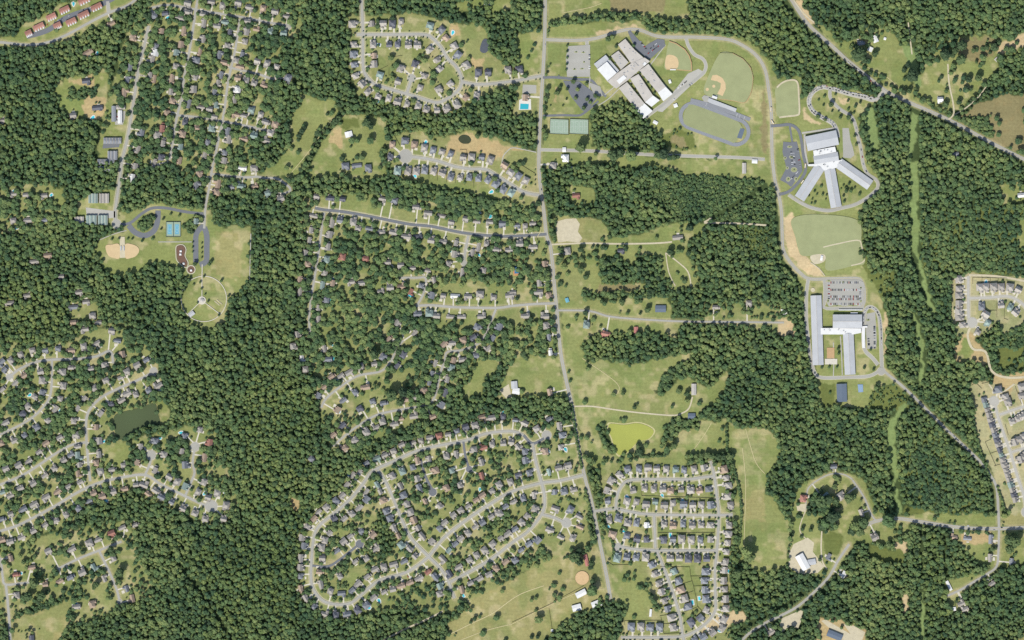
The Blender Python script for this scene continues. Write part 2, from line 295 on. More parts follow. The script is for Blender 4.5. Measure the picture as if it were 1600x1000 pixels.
# houses: frame then x,y,colour letter
HOUSES = '''
@n1 90,145,g 325,140,g 470,140,g 585,140,d 695,115,g 1055,165,n 1200,215,b 1255,320,t 1360,420,g 105,400,g 100,525,b 110,650,b 130,790,g 345,400,g 355,540,t 355,645,g 545,400,d 650,395,d 785,405,g 900,405,g 1050,460,g 1405,530,b 870,640,d 690,700,g 430,780,n 655,865,g 985,790,g 1175,700,g 1150,590,g 930,940,g 1310,890,g 210,890,g 1510,660,g 1165,960,g
@n1b 860,430,d 980,430,d 1230,400,g 1370,390,d 700,740,t 840,720,g 590,830,g 110,850,g 210,890,g 345,900,g 465,880,g 1450,745,t
@10 700,575,g 765,605,g 830,615,g 885,635,g 945,650,g
@n2 425,290,t 585,245,b 700,290,t 825,330,g 935,360,b 1045,380,g 1155,405,b 1310,450,g 1415,450,g 1540,450,b 400,440,d 490,620,n 620,620,g 725,620,g 830,610,b 940,620,g 1050,640,g 1155,690,b 1270,700,g 1385,700,b 1500,710,b 125,585,b
@n2b 530,400,g 705,470,t 780,560,g 880,600,b 970,660,g 500,650,b 600,700,b 690,770,b 790,810,n 1465,380,w 1310,475,g
@y1 320,215,g 405,155,b 520,150,b 615,140,g 705,150,g 805,155,g 905,160,n 990,165,b 1095,150,g 1200,140,g 235,275,g 190,375,g 195,485,b 1405,155,t 1425,245,g 1450,325,g 1445,435,g 1475,530,g 1460,735,g 1450,830,g 1445,920,g 460,375,g 580,350,g 675,355,g 770,360,g 850,375,t 960,365,g 1060,370,g 1150,375,t 1245,360,b 395,490,g 495,495,g 595,520,g 690,495,n 785,530,g 875,510,g 985,520,b 1080,530,g 1170,525,g 1270,525,b 210,680,g 310,665,b 405,710,g 495,715,b 605,735,w 245,835,t 395,850,b 500,880,d 600,885,d 785,725,g 875,740,t 980,725,b 1075,735,g 1170,735,g 1265,735,g 775,890,d 875,885,b 965,880,g 1065,890,g 1160,890,b 1265,885,g
@y2 295,145,n 395,135,b 490,140,b 590,135,g 655,215,b 690,310,g 730,410,g 760,495,g 790,590,g 820,675,b 860,765,g 880,865,g 845,145,g 940,145,g 1035,150,d 1130,150,d 1225,150,d 885,285,n 930,385,b 955,475,t 995,565,g 1030,650,b 1065,815,d 1160,770,b 1225,685,g 1215,285,b 1205,380,b 1210,475,b 1220,570,b 1430,80,g 1420,185,g 1410,270,g 1400,380,g 1410,470,g 1420,570,g 1425,670,g 1405,780,g 1385,870,g 1285,920,g 1190,965,b 1100,990,b 440,860,b 540,860,g 635,870,b 735,865,b
@13 570,30,g 500,130,b 395,195,g 365,240,t 325,290,g 290,360,g 755,25,n 690,120,b 650,170,g 600,210,g 555,240,g 490,240,d 460,330,g 430,375,g 660,320,b 590,350,g 730,340,t 550,385,g 510,440,b 750,425,g 415,490,g 280,485,g 280,545,g 280,600,b 280,675,t 310,735,g 365,790,b 430,835,g 500,840,d 570,835,b 635,810,d 465,695,g 535,710,b 600,690,b 525,600,g 620,510,g 690,490,g 640,645,g 695,605,g 745,560,g 800,545,g 860,530,g 930,505,b 995,475,g 795,125,t 815,195,b 840,240,b 860,295,g 890,350,t 910,405,n 1010,300,g 985,250,t 965,200,g 940,150,g 920,95,b 900,40,g 1020,45,b 1035,345,g 1055,130,t 1150,160,g 1190,50,t 1275,30,g 1100,385,g 1205,440,n 1165,495,g 1245,400,b 1280,365,g 1325,330,g 1370,290,g 1415,265,b 1470,230,g 1520,205,g 1560,165,b 1150,300,b 1180,265,g 1235,220,g 1280,190,g 1325,165,g 1375,125,t 1415,95,t 1475,70,g 1520,30,g 690,780,b 735,735,g 800,700,g 855,680,g 910,660,t 965,640,t 1025,610,g 1075,575,r 1270,540,g 1335,500,g 1380,470,g 1430,440,g 1480,400,g 1530,365,g 1575,335,g 1560,510,t 1500,550,t 1455,590,g 1400,615,g 1340,645,g 1285,680,t 1150,710,g
@23 15,135,g 70,115,b 140,95,g 145,180,g 265,75,b 325,70,b 385,60,g 270,180,g 365,185,b 415,225,g 430,295,t 380,360,g 300,355,g 230,310,g 160,375,b 105,400,b 55,440,b 20,500,b 20,305,b 60,265,g 95,225,g
@22 20,625,b 80,645,g 155,680,g 230,620,b 295,660,g 315,720,b 40,790,g 85,875,b 205,820,t 305,795,g 40,970,d 110,955,b 230,945,n 290,925,g 350,910,g 230,105,b 215,35,g 240,205,w 235,450,t 465,30,n 580,85,r
@12 910,780,g 860,820,g 805,845,g 755,870,n 690,895,b 650,950,g 980,770,g 1030,755,g 1085,735,g 1145,725,r 1200,715,g 1255,695,b 1310,670,d 1370,660,g 1415,610,t 1475,610,g 1545,605,d 1595,760,g 1545,770,g 1475,775,g 1420,795,r 1360,810,g 1250,835,g 1190,850,g 1080,870,g 1410,890,g 1410,970,r 1225,940,n 1120,940,t 980,920,b 915,945,n 850,975,g 1010,990,g 605,970,g 235,165,g 260,90,g 425,180,g 455,245,b 290,245,w 470,355,t 310,310,g 585,330,g 830,120,t 885,20,g 990,80,g 1385,45,b 1450,175,g 740,275,g 690,420,t 620,450,b 550,500,b 510,560,t 650,555,d 730,510,b 795,520,b 1050,440,t 1100,335,b 1105,605,t 750,670,g 690,700,g 870,650,g 1160,530,b 350,870,b
@e1 345,205,g 345,385,g 345,510,g 345,680,g 345,825,g 345,930,g 745,365,g 860,355,g 1010,355,g 1155,355,g 1320,365,g 1480,410,g 780,730,b 1150,700,g 1330,740,n 1430,840,g 850,880,g
@e2 225,110,b 268,155,g 285,185,g 312,300,g 345,285,g 372,270,g 325,425,g 352,412,g 378,395,g 360,530,g 380,512,g 370,150,g 372,95,g
@32 1215,30,g 1310,75,g 1370,20,n 410,915,b
@02 460,15,t 620,15,g 530,60,g 10,265,b 70,255,g 130,215,g 205,190,g 285,190,b 365,180,b 450,190,t 525,165,g 605,150,g 700,70,g 740,130,b 765,215,t 655,280,g 570,305,g 255,320,g 390,325,g 915,250,b 860,285,g 795,325,g 665,380,g 595,430,g 990,410,g 930,440,b 850,465,g 760,500,g 695,525,d 630,585,g 530,490,g 490,545,g 395,410,g 375,490,g 220,480,g 175,540,g 345,555,g 300,625,g 230,670,b 155,720,b 465,630,g 600,670,t 475,720,g 375,735,g 95,750,g 290,770,t 245,825,g 185,880,g 120,910,g 40,930,g 490,850,n 400,875,g 340,925,g 280,970,g 620,755,g 620,840,g 970,755,b 880,790,g 1155,725,b 1250,685,g 1310,765,r 1140,820,g 1275,860,t 1025,840,g 860,890,t 970,940,g 775,910,g 700,935,g 630,945,g 490,960,t 1060,980,g 1160,905,b 15,435,g 40,640,g
@03 210,20,g 130,50,g 65,95,g 70,215,g 10,245,b 150,180,b 215,155,g 290,110,g 365,70,t 430,40,g 560,130,b 490,175,b 415,215,g 350,250,g 285,280,g 210,315,g 135,355,g 65,385,g 640,100,t 710,70,g 785,55,t 850,30,g 925,85,t 1010,105,b 1075,135,b 1145,175,g 1220,205,g 1285,240,g 1400,240,g 1415,160,g 1240,75,g 1360,80,g 1275,10,g 1110,10,g 770,295,g 845,280,g 700,335,r 620,370,g 560,395,g 455,430,g 70,490,t 100,590,r 205,545,t 105,720,g 285,650,t 380,630,t 440,610,b 515,575,g 590,545,n 655,615,g 710,490,g 790,680,b 825,740,t 580,775,t 485,790,g 200,990,d 305,445,g
@11 75,210,n 155,240,g 380,230,g 470,240,d 540,245,d 790,245,g 865,255,b 1000,295,g 1075,335,g 1160,350,g 1310,370,g 1385,385,g 1460,390,g 1540,400,b 360,350,g 475,390,g 640,425,g 710,430,b 780,450,g 860,450,g 940,480,g 1010,480,d 1095,500,g 1165,510,g 1250,520,g 1205,650,g 1290,705,g 1500,560,g 1390,545,g 1350,580,g 345,440,g 335,500,g 540,605,r 685,620,r 825,640,g 905,660,g 980,675,g 1065,690,g 275,745,t 275,825,g 480,770,t 595,765,g 660,770,g 840,795,g 970,825,r 440,875,b 780,820,g 1170,850,g 1245,850,w 1325,855,g 1400,840,g 1485,860,g 1585,850,g 1130,975,g 1215,980,g 1285,980,g 1410,975,g 1580,560,g 310,580,g 1420,690,g 560,40,b 630,35,b
@21 30,410,b 130,400,g 130,545,g 205,650,t 170,770,g 165,830,g 5,830,g 345,570,g 680,570,d 1035,485,g 400,225,r 1270,920,g 1480,895,g 90,975,g 205,975,g
@00 1130,115,g 835,235,t 1275,145,g 1360,165,g 1150,195,t 1010,195,t 975,290,b 975,330,w 1270,245,g 1250,325,t 1105,330,n 950,370,g 1375,345,b 1100,415,g 815,420,b 940,470,g 965,495,t 1075,495,t 800,495,b 1220,485,g 1365,520,g 1340,580,b 1485,560,w 1590,520,g 780,580,t 1210,560,g 1070,575,g 1180,650,b 1255,670,g 1310,685,g 1465,625,g 1570,690,n 1475,720,t 1045,705,t 1235,800,t 1425,820,b 1530,870,t 885,825,b 1015,805,r 860,935,g 985,845,g 1280,970,g 1540,195,g 1490,20,g 1320,15,g 1560,50,g 695,150,t 540,510,d 610,675,d 460,725,g 25,755,g 550,330,t
@10 45,55,t 120,75,g 200,490,b 10,385,g 130,420,g 70,400,g 30,720,g 10,530,g 120,780,t 90,830,g
@20 40,425,w
@01 965,20,g 845,40,g 830,110,w 1250,90,t 1360,150,t 1445,165,b 1510,50,w 1230,160,b 85,215,g 165,220,g 275,225,g 85,380,g 175,380,g 280,375,b 300,600,t 385,730,g 60,895,g 495,830,g 540,890,g 460,920,b 580,975,g 215,635,g 170,850,g
@30 575,270,b 1075,625,w 1170,965,b
@33 580,200,g 665,355,g 350,105,n 455,100,g 220,115,r 1160,355,t 1245,365,b 1390,370,b 1520,505,b 1205,770,g 1230,805,g 1400,645,g 470,590,w 380,480,b 15,950,g 1385,480,g
@31 1590,220,w
'''
POOLS = '''
@00 460,25 1050,110 610,330 580,735
@10 1230,205 765,280 760,635 1060,890
@11 995,100 1470,200 290,480 710,475 1215,565 985,635 480,745 965,850 465,880 775,225 1395,335 1465,355 1395,595
@01 320,220 105,425 90,190
@02 785,110 1010,445 185,470 150,510 415,500 375,570 295,745 650,760 15,895 860,865 1130,705 1000,740
@12 475,155 485,240 510,380 515,575 580,970 1545,578 1400,555
@22 230,820 335,810
@13 710,135 1400,60 1280,75 770,755 705,800 1295,720 1540,235
@23 600,290 700,320 940,97 1065,130 1358,525 1352,570 1170,740 1128,765 1300,942 720,105 990,345
@03 660,130 305,300 1410,80 1280,85 130,585 470,775
@e1 865,260
'''
# ground cover painted bottom to top: tree density, colour letter, tree size, points
AREAS = [
 (.54,'L',1.0,'195,60 240,-20 480,-20 470,50 440,70 435,130 440,200 400,235 400,300 330,302 265,262 190,250 150,240 165,170'),
 (.03,'G',1,'-20,58 25,58 28,45 60,25 100,3 190,-20 215,-20 205,8 150,42 110,62 60,74 -20,72'),
 (.0,'G',1,'88,128 120,118 145,118 160,108 170,125 168,165 160,185 130,185 105,185 92,165'),
 (0,'D',1,'132,152 150,147 166,155 164,180 140,184 131,176'),(0,'D',1,'110,128 140,116 147,125 146,138 135,134 112,130'),
 (.9,'F',.7,'104,140 150,140 150,148 125,158 104,150'),
 (.0,'G',1,'172,165 202,162 197,215 190,252 165,250 152,262 158,215 168,195'),
 (.01,'M',1,'467,147 525,160 527,178 512,195 495,215 478,245 465,276 406,277 418,262 435,248 452,225 453,185 470,163'),
 (.03,'M',1,'535,178 600,180 606,215 592,240 605,275 580,282 480,274 490,245 510,215 530,190'),(0,'B',1,'531,184 560,183 562,200 532,200'),
 (0,'D',1,'520,205 535,200 530,230 515,222'),(.9,'F',.6,'515,195 530,175 532,190 505,215 495,225'),
 (.02,'L',1,'600,214 640,204 700,214 728,200 762,212 800,225 841,235 844,300 846,330 800,315 700,295 612,277'),
 (0,'D',1,'700,215 728,204 752,214 790,226 820,232 790,236 775,248 740,240 712,238 706,250 698,240'),
 (.0,'G',1,'705,285 800,300 800,312 700,294'),
 (.04,'L',1,'545,25 640,20 700,32 760,42 765,85 800,108 843,110 843,130 800,134 760,148 700,178 620,166 560,150 546,100'),
 (0,'D',1,'735,88 757,90 755,110 742,112 735,100'),(0,'D',1,'700,40 715,35 722,55 705,60'),
 (.05,'G',1,'712,5 750,-5 762,10 735,18 712,16'),(.02,'G',1,'765,-5 800,-5 795,15 770,18'),
 (.12,'G',1,'800,55 846,42 846,112 805,112 812,85'),
 (.05,'L',.7,'806,128 846,130 846,180 804,178'),
 (.0,'M',1,'856,-20 1078,-20 1074,27 1010,28 985,17 900,26 868,30 855,42'),(0,'R',1,'950,-10 1040,-10 1035,18 960,20'),
 (.0,'M',1,'855,42 870,38 900,35 1000,31 1013,50 1150,54 1185,76 1203,98 1218,122 1252,118 1253,155 1270,134 1300,133 1372,152 1365,162 1340,182 1348,230 1376,288 1352,318 1342,330 1350,390 1358,425 1375,460 1384,490 1386,575 1402,596 1365,602 1358,636 1280,636 1275,585 1257,480 1246,432 1222,402 1212,300 1192,278 1195,250 1100,245 850,240'),
 (0,'G',1,'862,45 940,42 930,55 860,60'),(0,'D',1,'867,134 871,133 870,160 867,160'),(0,'S',1,'925,50 990,38 1005,45 985,43 955,50 935,57'),
 (.0,'M',1,'842,238 1198,250 1195,280 1170,278 1060,271 1040,262 1000,262 930,254 850,262'),
 (1,'F',.95,'921,185 940,165 970,158 995,168 1008,183 1022,200 1036,212 1042,232 1000,236 925,229'),
 (.25,'B',.4,'1035,208 1062,201 1080,210 1089,232 1070,238 1040,230'),(0,'R',1,'1048,212 1066,212 1078,228 1060,229 1046,222'),
 (0,'R',1,'1188,170 1194,135 1198,200 1196,240 1188,235'),
 (0,'S',1,'1223,340 1236,330 1242,370 1258,400 1285,425 1288,432 1270,430 1240,410 1228,380'),
 (0,'S',1,'1255,165 1265,182 1285,190 1270,192 1255,186'),(0,'S',1,'1310,152 1322,152 1328,160 1318,165 1310,160'),
 (0,'S',1,'1380,490 1384,490 1384,560 1380,562'),
 (0,'B',1,'1281,600 1304,600 1304,634 1283,636'),(.3,'B',.5,'1360,612 1398,598 1412,608 1420,640 1360,640'),
 (.35,'M',.9,'1300,65 1345,58 1362,35 1385,38 1402,62 1409,72 1416,115 1440,140 1450,155 1480,165 1500,175 1530,140 1545,118 1560,110 1552,92 1600,78 1620,78 1620,45 1560,58 1520,55 1490,60 1455,70 1440,100 1435,130 1425,115 1412,78 1405,60 1425,140 1430,150 1482,190 1400,152 1345,108'),
 (.0,'M',1,'1362,60 1400,55 1409,72 1416,105 1412,130 1425,145 1405,140 1360,108 1350,100'),(.04,'R',1,'1500,180 1530,160 1570,150 1620,145 1620,240 1590,236 1555,222'),
 (.05,'M',1,'1492,105 1530,100 1545,118 1530,140 1500,168 1490,150'),(.02,'S',1,'1556,72 1620,42 1620,72 1560,82'),(.1,'R',1,'1490,62 1560,58 1552,85 1530,98 1490,82'),
 (0,'M',1,'1420,130 1440,150 1470,170 1488,175 1485,160 1460,120 1440,128'),
 (0,'S',1,'1238,0 1250,0 1275,38 1265,40'),(.1,'M',1,'1275,35 1290,38 1308,68 1298,70'),
 (.95,'B',.72,'1450,335 1560,320 1620,335 1620,430 1480,428 1442,420 1440,370'),(.95,'B',.72,'1412,690 1470,680 1520,740 1545,800 1440,800 1412,760'),(.9,'B',.7,'1555,470 1600,500 1620,560 1560,560 1562,525'),(.85,'P',.7,'1500,185 1545,180 1550,215 1500,200'),
 (0,'K',1,'1352,172 1366,170 1374,238 1362,232 1352,200'),(0,'K',1,'1421,172 1433,178 1426,250 1417,250'),(.1,'K',.5,'1408,70 1428,74 1440,135 1432,138'),
 (0,'K',1,'1423,250 1435,250 1435,398 1430,408 1423,390'),(0,'K',.6,'1431,400 1437,404 1452,462 1462,492 1452,488 1444,450'),
 (0,'K',1,'1424,488 1431,494 1442,530 1443,560 1440,600 1434,600 1438,560 1432,528'),(0,'K',1,'1414,630 1419,634 1400,652 1398,690 1402,712 1400,760 1410,800 1402,802 1390,712 1387,660 1400,642'),
 (0,'K',1,'1437,925 1443,925 1443,1020 1437,1020'),(.15,'B',.6,'1358,430 1395,420 1400,455 1378,465'),(.2,'B',.6,'1340,385 1352,390 1362,430 1357,435'),
 (.1,'M',.8,'862,335 905,336 935,342 960,372 1000,365 1040,350 1100,348 1105,360 1080,372 1070,392 1082,412 1092,418 1090,448 1050,452 1030,450 1010,455 880,455 862,420'),
 (.02,'W',.7,'866,340 905,337 932,343 950,372 945,380 868,381'),(.03,'M',.8,'890,288 925,292 928,315 915,322 890,315'),
 (1,'F',1,'932,402 965,400 985,412 1000,398 1030,402 1036,430 1046,446 1020,455 1000,440 938,444'),(0,'R',1,'935,446 985,442 1000,450 960,456 930,455'),
 (.6,'P',.45,'1145,352 1205,354 1205,405 1175,405 1160,370'),(.9,'F',.55,'1030,268 1195,282 1198,292 1110,340 1060,345 1010,300'),(.9,'F',.5,'1115,345 1198,296 1210,310 1210,345'),
 (.36,'L',.95,'868,385 912,385 915,470 870,470'),
 (.04,'M',.8,'875,468 1045,465 1048,500 1065,505 1050,528 1030,520 925,520 905,545 880,545'),(.5,'L',.8,'1100,470 1220,475 1235,500 1230,525 1100,505'),(0,'S',1,'1215,500 1240,502 1242,525 1218,522'),
 (.005,'M',.9,'875,530 925,522 908,540 912,562 1000,568 1080,550 1070,570 1040,590 1025,615 1035,618 1060,592 1078,592 1108,606 1135,575 1134,600 1120,625 1098,640 1085,655 1134,660 1136,708 1000,716 940,722 912,716 895,635 880,560'),
 (.85,'F',.8,'1022,610 1040,585 1075,560 1085,575 1060,590 1035,618'),
 (.85,'F',.75,'930,668 948,662 955,690 965,705 955,712 942,695'),(.8,'F',.75,'1035,665 1060,650 1090,655 1088,668 1062,672 1045,690 1032,700'),
 (.07,'M',.9,'900,710 1070,712 1072,727 935,731 908,730'),(.08,'G',.8,'1128,652 1147,662 1147,705 1134,712'),
 (.0,'M',1,'1145,670 1200,668 1219,690 1215,722 1200,740 1196,770 1215,790 1231,812 1230,888 1200,896 1155,880 1148,800 1143,730'),(0,'W',1,'1157,757 1194,758 1194,812 1158,812'),
 (.02,'M',1,'797,553 872,558 880,590 890,618 800,622 775,622 787,590'),(.0,'M',1,'745,556 783,551 780,570 758,592 752,615 720,625 726,605 740,580'),
 (.006,'W',1,'800,904 860,872 895,860 930,850 945,880 952,936 905,960 865,984 830,1020 690,1020 700,975 735,950 732,938 765,920'),
 (.05,'M',.9,'945,882 1002,884 1008,920 1020,945 1035,965 1035,978 972,976 975,945 955,932'),
 (.55,'L',1.02,'470,310 520,305 700,305 850,325 872,500 860,545 790,560 740,560 700,640 560,700 515,700 500,630 480,560 478,450'),
 (.1,'L',.8,'675,442 850,450 866,500 780,500 680,500'),(.12,'L',.7,'500,312 560,315 700,345 850,360 850,378 690,370 560,345 495,332'),
 (.18,'L',.8,'500,620 535,595 600,575 640,590 620,620 660,630 600,655 540,650 505,650'),
 (.42,'L',.78,'566,745 640,700 760,668 880,645 905,700 915,760 922,850 800,900 735,940 690,960 620,950 530,968 470,935 472,860 488,800'),
 (.08,'L',.7,'830,700 905,710 920,850 860,870 840,830 800,850 840,800'),(1,'F',.8,'590,800 610,800 620,850 600,880 575,860'),
 (.07,'L',.65,'935,728 1136,725 1142,1010 960,1010 975,975 1038,975 1005,900 945,878'),
 (.46,'L',.92,'-20,535 100,535 180,505 210,510 250,575 258,620 180,650 190,690 330,655 372,790 325,822 200,765 95,825 -20,855'),
 (.0,'G',1,'243,622 262,630 264,660 250,662'),(.05,'G',.7,'160,695 200,690 205,725 165,730'),
 (.32,'L',.8,'-20,850 95,830 200,812 240,930 190,950 130,975 20,960 -20,1010'),(0,'W',1,'18,958 105,935 107,972 85,1010 18,1010'),(.8,'F',.6,'20,958 100,930 105,938 60,955 22,966'),
 (.6,'L',.95,'-20,290 80,285 110,330 60,370 -20,360'),(0,'G',1,'78,292 98,294 105,318 90,322'),
 (.0,'G',1,'120,312 150,298 182,298 182,350 170,352 120,348'),
 (.0,'M',1,'148,385 160,370 195,358 185,350 188,330 215,330 225,322 250,318 300,326 330,325 332,355 390,352 392,430 372,455 358,468 352,500 320,515 292,503 282,478 284,460 296,440 286,424 240,405 230,412 190,428 165,415 150,398'),
 (0,'G',1,'148,380 242,378 290,400 288,424 250,408 228,412 192,432 164,420 150,400'),
 (.9,'F',.7,'215,345 235,332 244,332 240,352 222,362'),(.8,'F',.7,'290,345 312,333 316,345 300,362 288,358'),(0,'W',1,'335,362 376,360 378,432 336,430'),
 (.25,'L',.9,'110,470 150,465 155,500 110,500'),
 (.12,'M',.9,'1238,765 1262,750 1300,738 1345,745 1378,806 1420,812 1420,832 1375,850 1335,845 1315,880 1300,900 1232,892 1234,820'),
 (0,'B',1,'1284,832 1300,830 1318,835 1312,860 1290,872 1286,850'),(0,'B',1,'1358,850 1395,860 1415,855 1412,880 1385,878 1362,868'),(0,'S',1,'1398,848 1418,848 1416,862 1400,858'),
 (.9,'F',1,'1258,775 1285,768 1300,780 1290,810 1262,800'),(.9,'F',1,'1275,812 1310,800 1305,825 1285,832'),
 (.02,'G',1,'1440,800 1556,804 1556,822 1450,815 1400,808'),(0,'B',1,'1415,790 1440,795 1440,802 1410,800'),(.12,'M',.8,'1478,828 1620,828 1620,872 1572,885 1530,885 1500,850'),
 (0,'D',1,'1500,832 1550,832 1552,848 1500,850'),(.1,'M',.8,'1478,905 1520,895 1540,900 1500,925 1490,945 1520,950 1500,960 1480,945'),
 (.0,'E',1,'1486,433 1516,429 1620,433 1620,490 1565,525 1560,500 1545,520 1500,525 1482,500'),(.2,'B',.8,'1555,545 1600,540 1600,575 1560,575'),
 (0,'D',1,'1488,540 1505,522 1518,518 1532,545 1545,560 1540,575 1520,562 1495,565'),(.0,'G',1,'1497,548 1506,528 1516,528 1522,550 1516,563 1502,562'),
 (.0,'E',1,'1511,600 1520,596 1552,598 1575,590 1620,585 1620,805 1585,815 1570,790 1545,730 1530,690 1518,630'),
 (0,'D',1,'1550,583 1620,582 1620,600 1580,600 1575,630 1565,615 1548,592'),
 (.0,'W',1,'1563,805 1620,800 1620,822 1563,823'),
 (.1,'D',.7,'1280,965 1300,962 1352,985 1350,1020 1270,1020'),(0,'S',1,'1410,930 1420,930 1418,960 1412,960'),
 (0,'M',1,'1590,345 1620,340 1620,385 1592,385'),(.1,'G',1,'1560,290 1595,280 1600,318 1565,318'),(.2,'M',1,'1250,545 1240,560 1245,600'),
 (0,'W',1,'1585,1000 1620,980 1620,1020 1585,1020'),
 (0,'S',1,'613,0 0,0 0,0'),(.05,'D',1,'455,778 470,782 468,798 455,796'),
 (.0,'S',1,'1105,965 1160,955 1170,965 1100,990 1090,992'),
]
GAPS = [(15,'1216,305 1219,332 1220,362 1222,390 1232,412 1248,430 1258,445'),(24,'821,150 821,168'),(6,'1100,347 1110,342 1150,318 1200,288'),(13,'1434,410 1444,450 1452,470 1457,487'),(13,'1428,493 1435,525 1441,550 1438,590'),(14,'1415,635 1397,650 1392,675 1396,712 1397,750 1406,797'),(9,'1440,925 1440,1010'),(16,'1428,176 1428,250 1429,320 1429,400'),(12,'1230,5 1262,40 1300,75 1345,112'),(11,'1390,146 1430,166 1482,190 1530,215 1600,252'),(8,'1385,585 1412,607 1450,645 1480,675 1512,704 1545,742 1560,790'),  # rides, ditches and power-line cuts with no trees: width px, points
 (6,'150,245 158,200 168,150 178,125 186,90 195,55'),(5,'245,725 275,770 300,790'),(5,'265,862 300,905 350,975 370,1010'),(4,'92,900 90,940'),
 (6,'1262,38 1300,74 1340,110'),(5,'545,80 548,120 560,150'),(4,'500,640 503,690'),(4,'390,470 390,520'),
 (6,'1265,445 1262,500 1270,580'),(5,'1195,275 1200,300'),(4,'1440,820 1440,900'),(4,'1475,825 1478,920'),(3,'1060,470 880,462'),(5,'1145,985 1200,960 1255,925'),
 (3,'460,60 462,130'),(3,'425,455 428,560'),(4,'185,425 210,465 230,500'),(5,'1560,750 1552,800'),(4,'1390,180 1385,210'),(4,'505,700 500,800'),
]

HEDGES = ['1141,713 1150,745 1156,775 1158,800 1154,850 1148,872','935,733 937,760 940,785','944,805 950,830 957,850 958,872','892,632 897,660 903,700 909,730','914,765 920,790 926,815 930,838','1080,712 1110,711 1140,712','868,343 866,360 867,378','1001,714 1020,712 1038,711',
 '1206,455 1206,470','1086,655 1110,650 1132,652','640,306 700,318 740,325','610,282 622,305','690,312 745,320 800,328','865,40 930,30 1000,22','1558,760 1568,790 1575,805','1484,440 1484,490 1492,520','1510,605 1518,650 1530,700 1545,745','1135,664 1136,690 1136,706','922,860 900,865 880,872']
ISLANDS = [('ms',270,235,3.6,1.6),('ms',300,362,4,2.4),('ms',325,522,4.6,3.6),('ms',252,640,3.2,3.4),('ms',350,640,2.4,3),('ms',212,375,2,2),('ms',240,500,2,2),('es',600,150,3,1.4),('es',780,165,6,1),('es',590,400,1.5,3),('es',1000,240,1.6,2.2),('es',1000,400,1.6,2.6),('es',700,460,8,1),('es',900,460,8,1),('hs',480,330,3,1),('hs',570,335,3,1),('hs',460,545,3,1),('hs',555,540,3.4,1),('hs',580,455,1.5,1.5),('es',1090,640,3,1.4)]

OLIVE = ['385,560 500,600 480,760 470,960 400,1060 330,1060 300,860 380,800','1440,330 1680,300 1680,430 1480,430','1400,680 1480,670 1540,760 1545,805 1410,805','1440,830 1482,830 1480,1060 1425,1060','1150,60 1230,20 1300,100 1210,110','20,420 120,440 100,520 -60,560','560,170 640,180 700,190 680,215 590,200']
# ------------------------------------------------------------------ rasters used to lay the land out (margin of 60 px round the view)
MX, MY = 80, 60; RW, RH = 1600 + 2*MX, 1000 + 2*MY
def fill(a, pts, val):
    P = np.array(pts, float) + (MX, MY)
    x0, y0 = np.floor(P.min(0)).astype(int); x1, y1 = np.ceil(P.max(0)).astype(int) + 1
    x0, y0, x1, y1 = max(x0, 0), max(y0, 0), min(x1, RW), min(y1, RH)
    if x1 <= x0 or y1 <= y0: return
    X, Y = np.meshgrid(np.arange(x0, x1) + .5, np.arange(y0, y1) + .5)
    ins = np.zeros(X.shape, bool); n = len(P)
    for i in range(n):
        ax, ay = P[i]; bx, by = P[(i+1) % n]
        if ay == by: continue
        c = ((ay > Y) != (by > Y)) & (X < (bx-ax)*(Y-ay)/(by-ay) + ax); ins ^= c
    a[y0:y1, x0:x1][ins] = val
def stroke(a, pts, w, val):
    P = np.array(pts, float) + (MX, MY); r = w/2
    for i in range(len(P)-1):
        A, B = P[i], P[i+1]
        x0, y0 = np.floor(np.minimum(A, B)-r).astype(int); x1, y1 = np.ceil(np.maximum(A, B)+r).astype(int)+1
        x0, y0, x1, y1 = max(x0, 0), max(y0, 0), min(x1, RW), min(y1, RH)
        if x1 <= x0 or y1 <= y0: continue
        X, Y = np.meshgrid(np.arange(x0, x1)+.5, np.arange(y0, y1)+.5)
        d = B-A; L = (d**2).sum() or 1; t = np.clip(((X-A[0])*d[0]+(Y-A[1])*d[1])/L, 0, 1)
        a[y0:y1, x0:x1][(X-A[0]-t*d[0])**2+(Y-A[1]-t*d[1])**2 < r*r] = val
def vnoise(sz, seed):
    r = np.random.RandomState(seed); g = r.rand(int(RH/sz)+3, int(RW/sz)+3)
    y = np.arange(RH)/sz; x = np.arange(RW)/sz; yi = y.astype(int); xi = x.astype(int)
    fy = (y-yi)[:, None]; fx = (x-xi)[None]; fy = fy*fy*(3-2*fy); fx = fx*fx*(3-2*fx)
    a = g[yi][:, xi]; b = g[yi][:, xi+1]; c = g[yi+1][:, xi]; d = g[yi+1][:, xi+1]
    return (a*(1-fx)+b*fx)*(1-fy)+(c*(1-fx)+d*fx)*fy
COLS = dict(F=(72,88,54), L=(146,151,97), G=(140,149,90), M=(144,151,94), D=(190,170,124), S=(206,186,145), R=(146,138,98), W=(160,156,104),
            K=(136,156,98), B=(112,122,68), E=(176,172,130), P=(100,112,62))
KEYS = list(COLS)
dens = np.ones((RH, RW), np.float32); size = np.ones((RH, RW), np.float32); col = np.zeros((RH, RW), np.uint8)
for d, k, sz, p in AREAS:
    p = PP(p)
    fill(dens, p, d); fill(size, p, sz); fill(col, p, KEYS.index(k))
# natural edges: look the map up through a little noise
wx = ((vnoise(9, 1)-.5)*7 + (vnoise(3.3, 2)-.5)*3); wy = ((vnoise(9, 3)-.5)*7 + (vnoise(3.3, 4)-.5)*3)
YY, XX = np.mgrid[0:RH, 0:RW]
sx = np.clip(XX+wx, 0, RW-1).astype(int); sy = np.clip(YY+wy, 0, RH-1).astype(int)
dens = dens[sy, sx]; size = size[sy, sx]; colw = col[sy, sx]
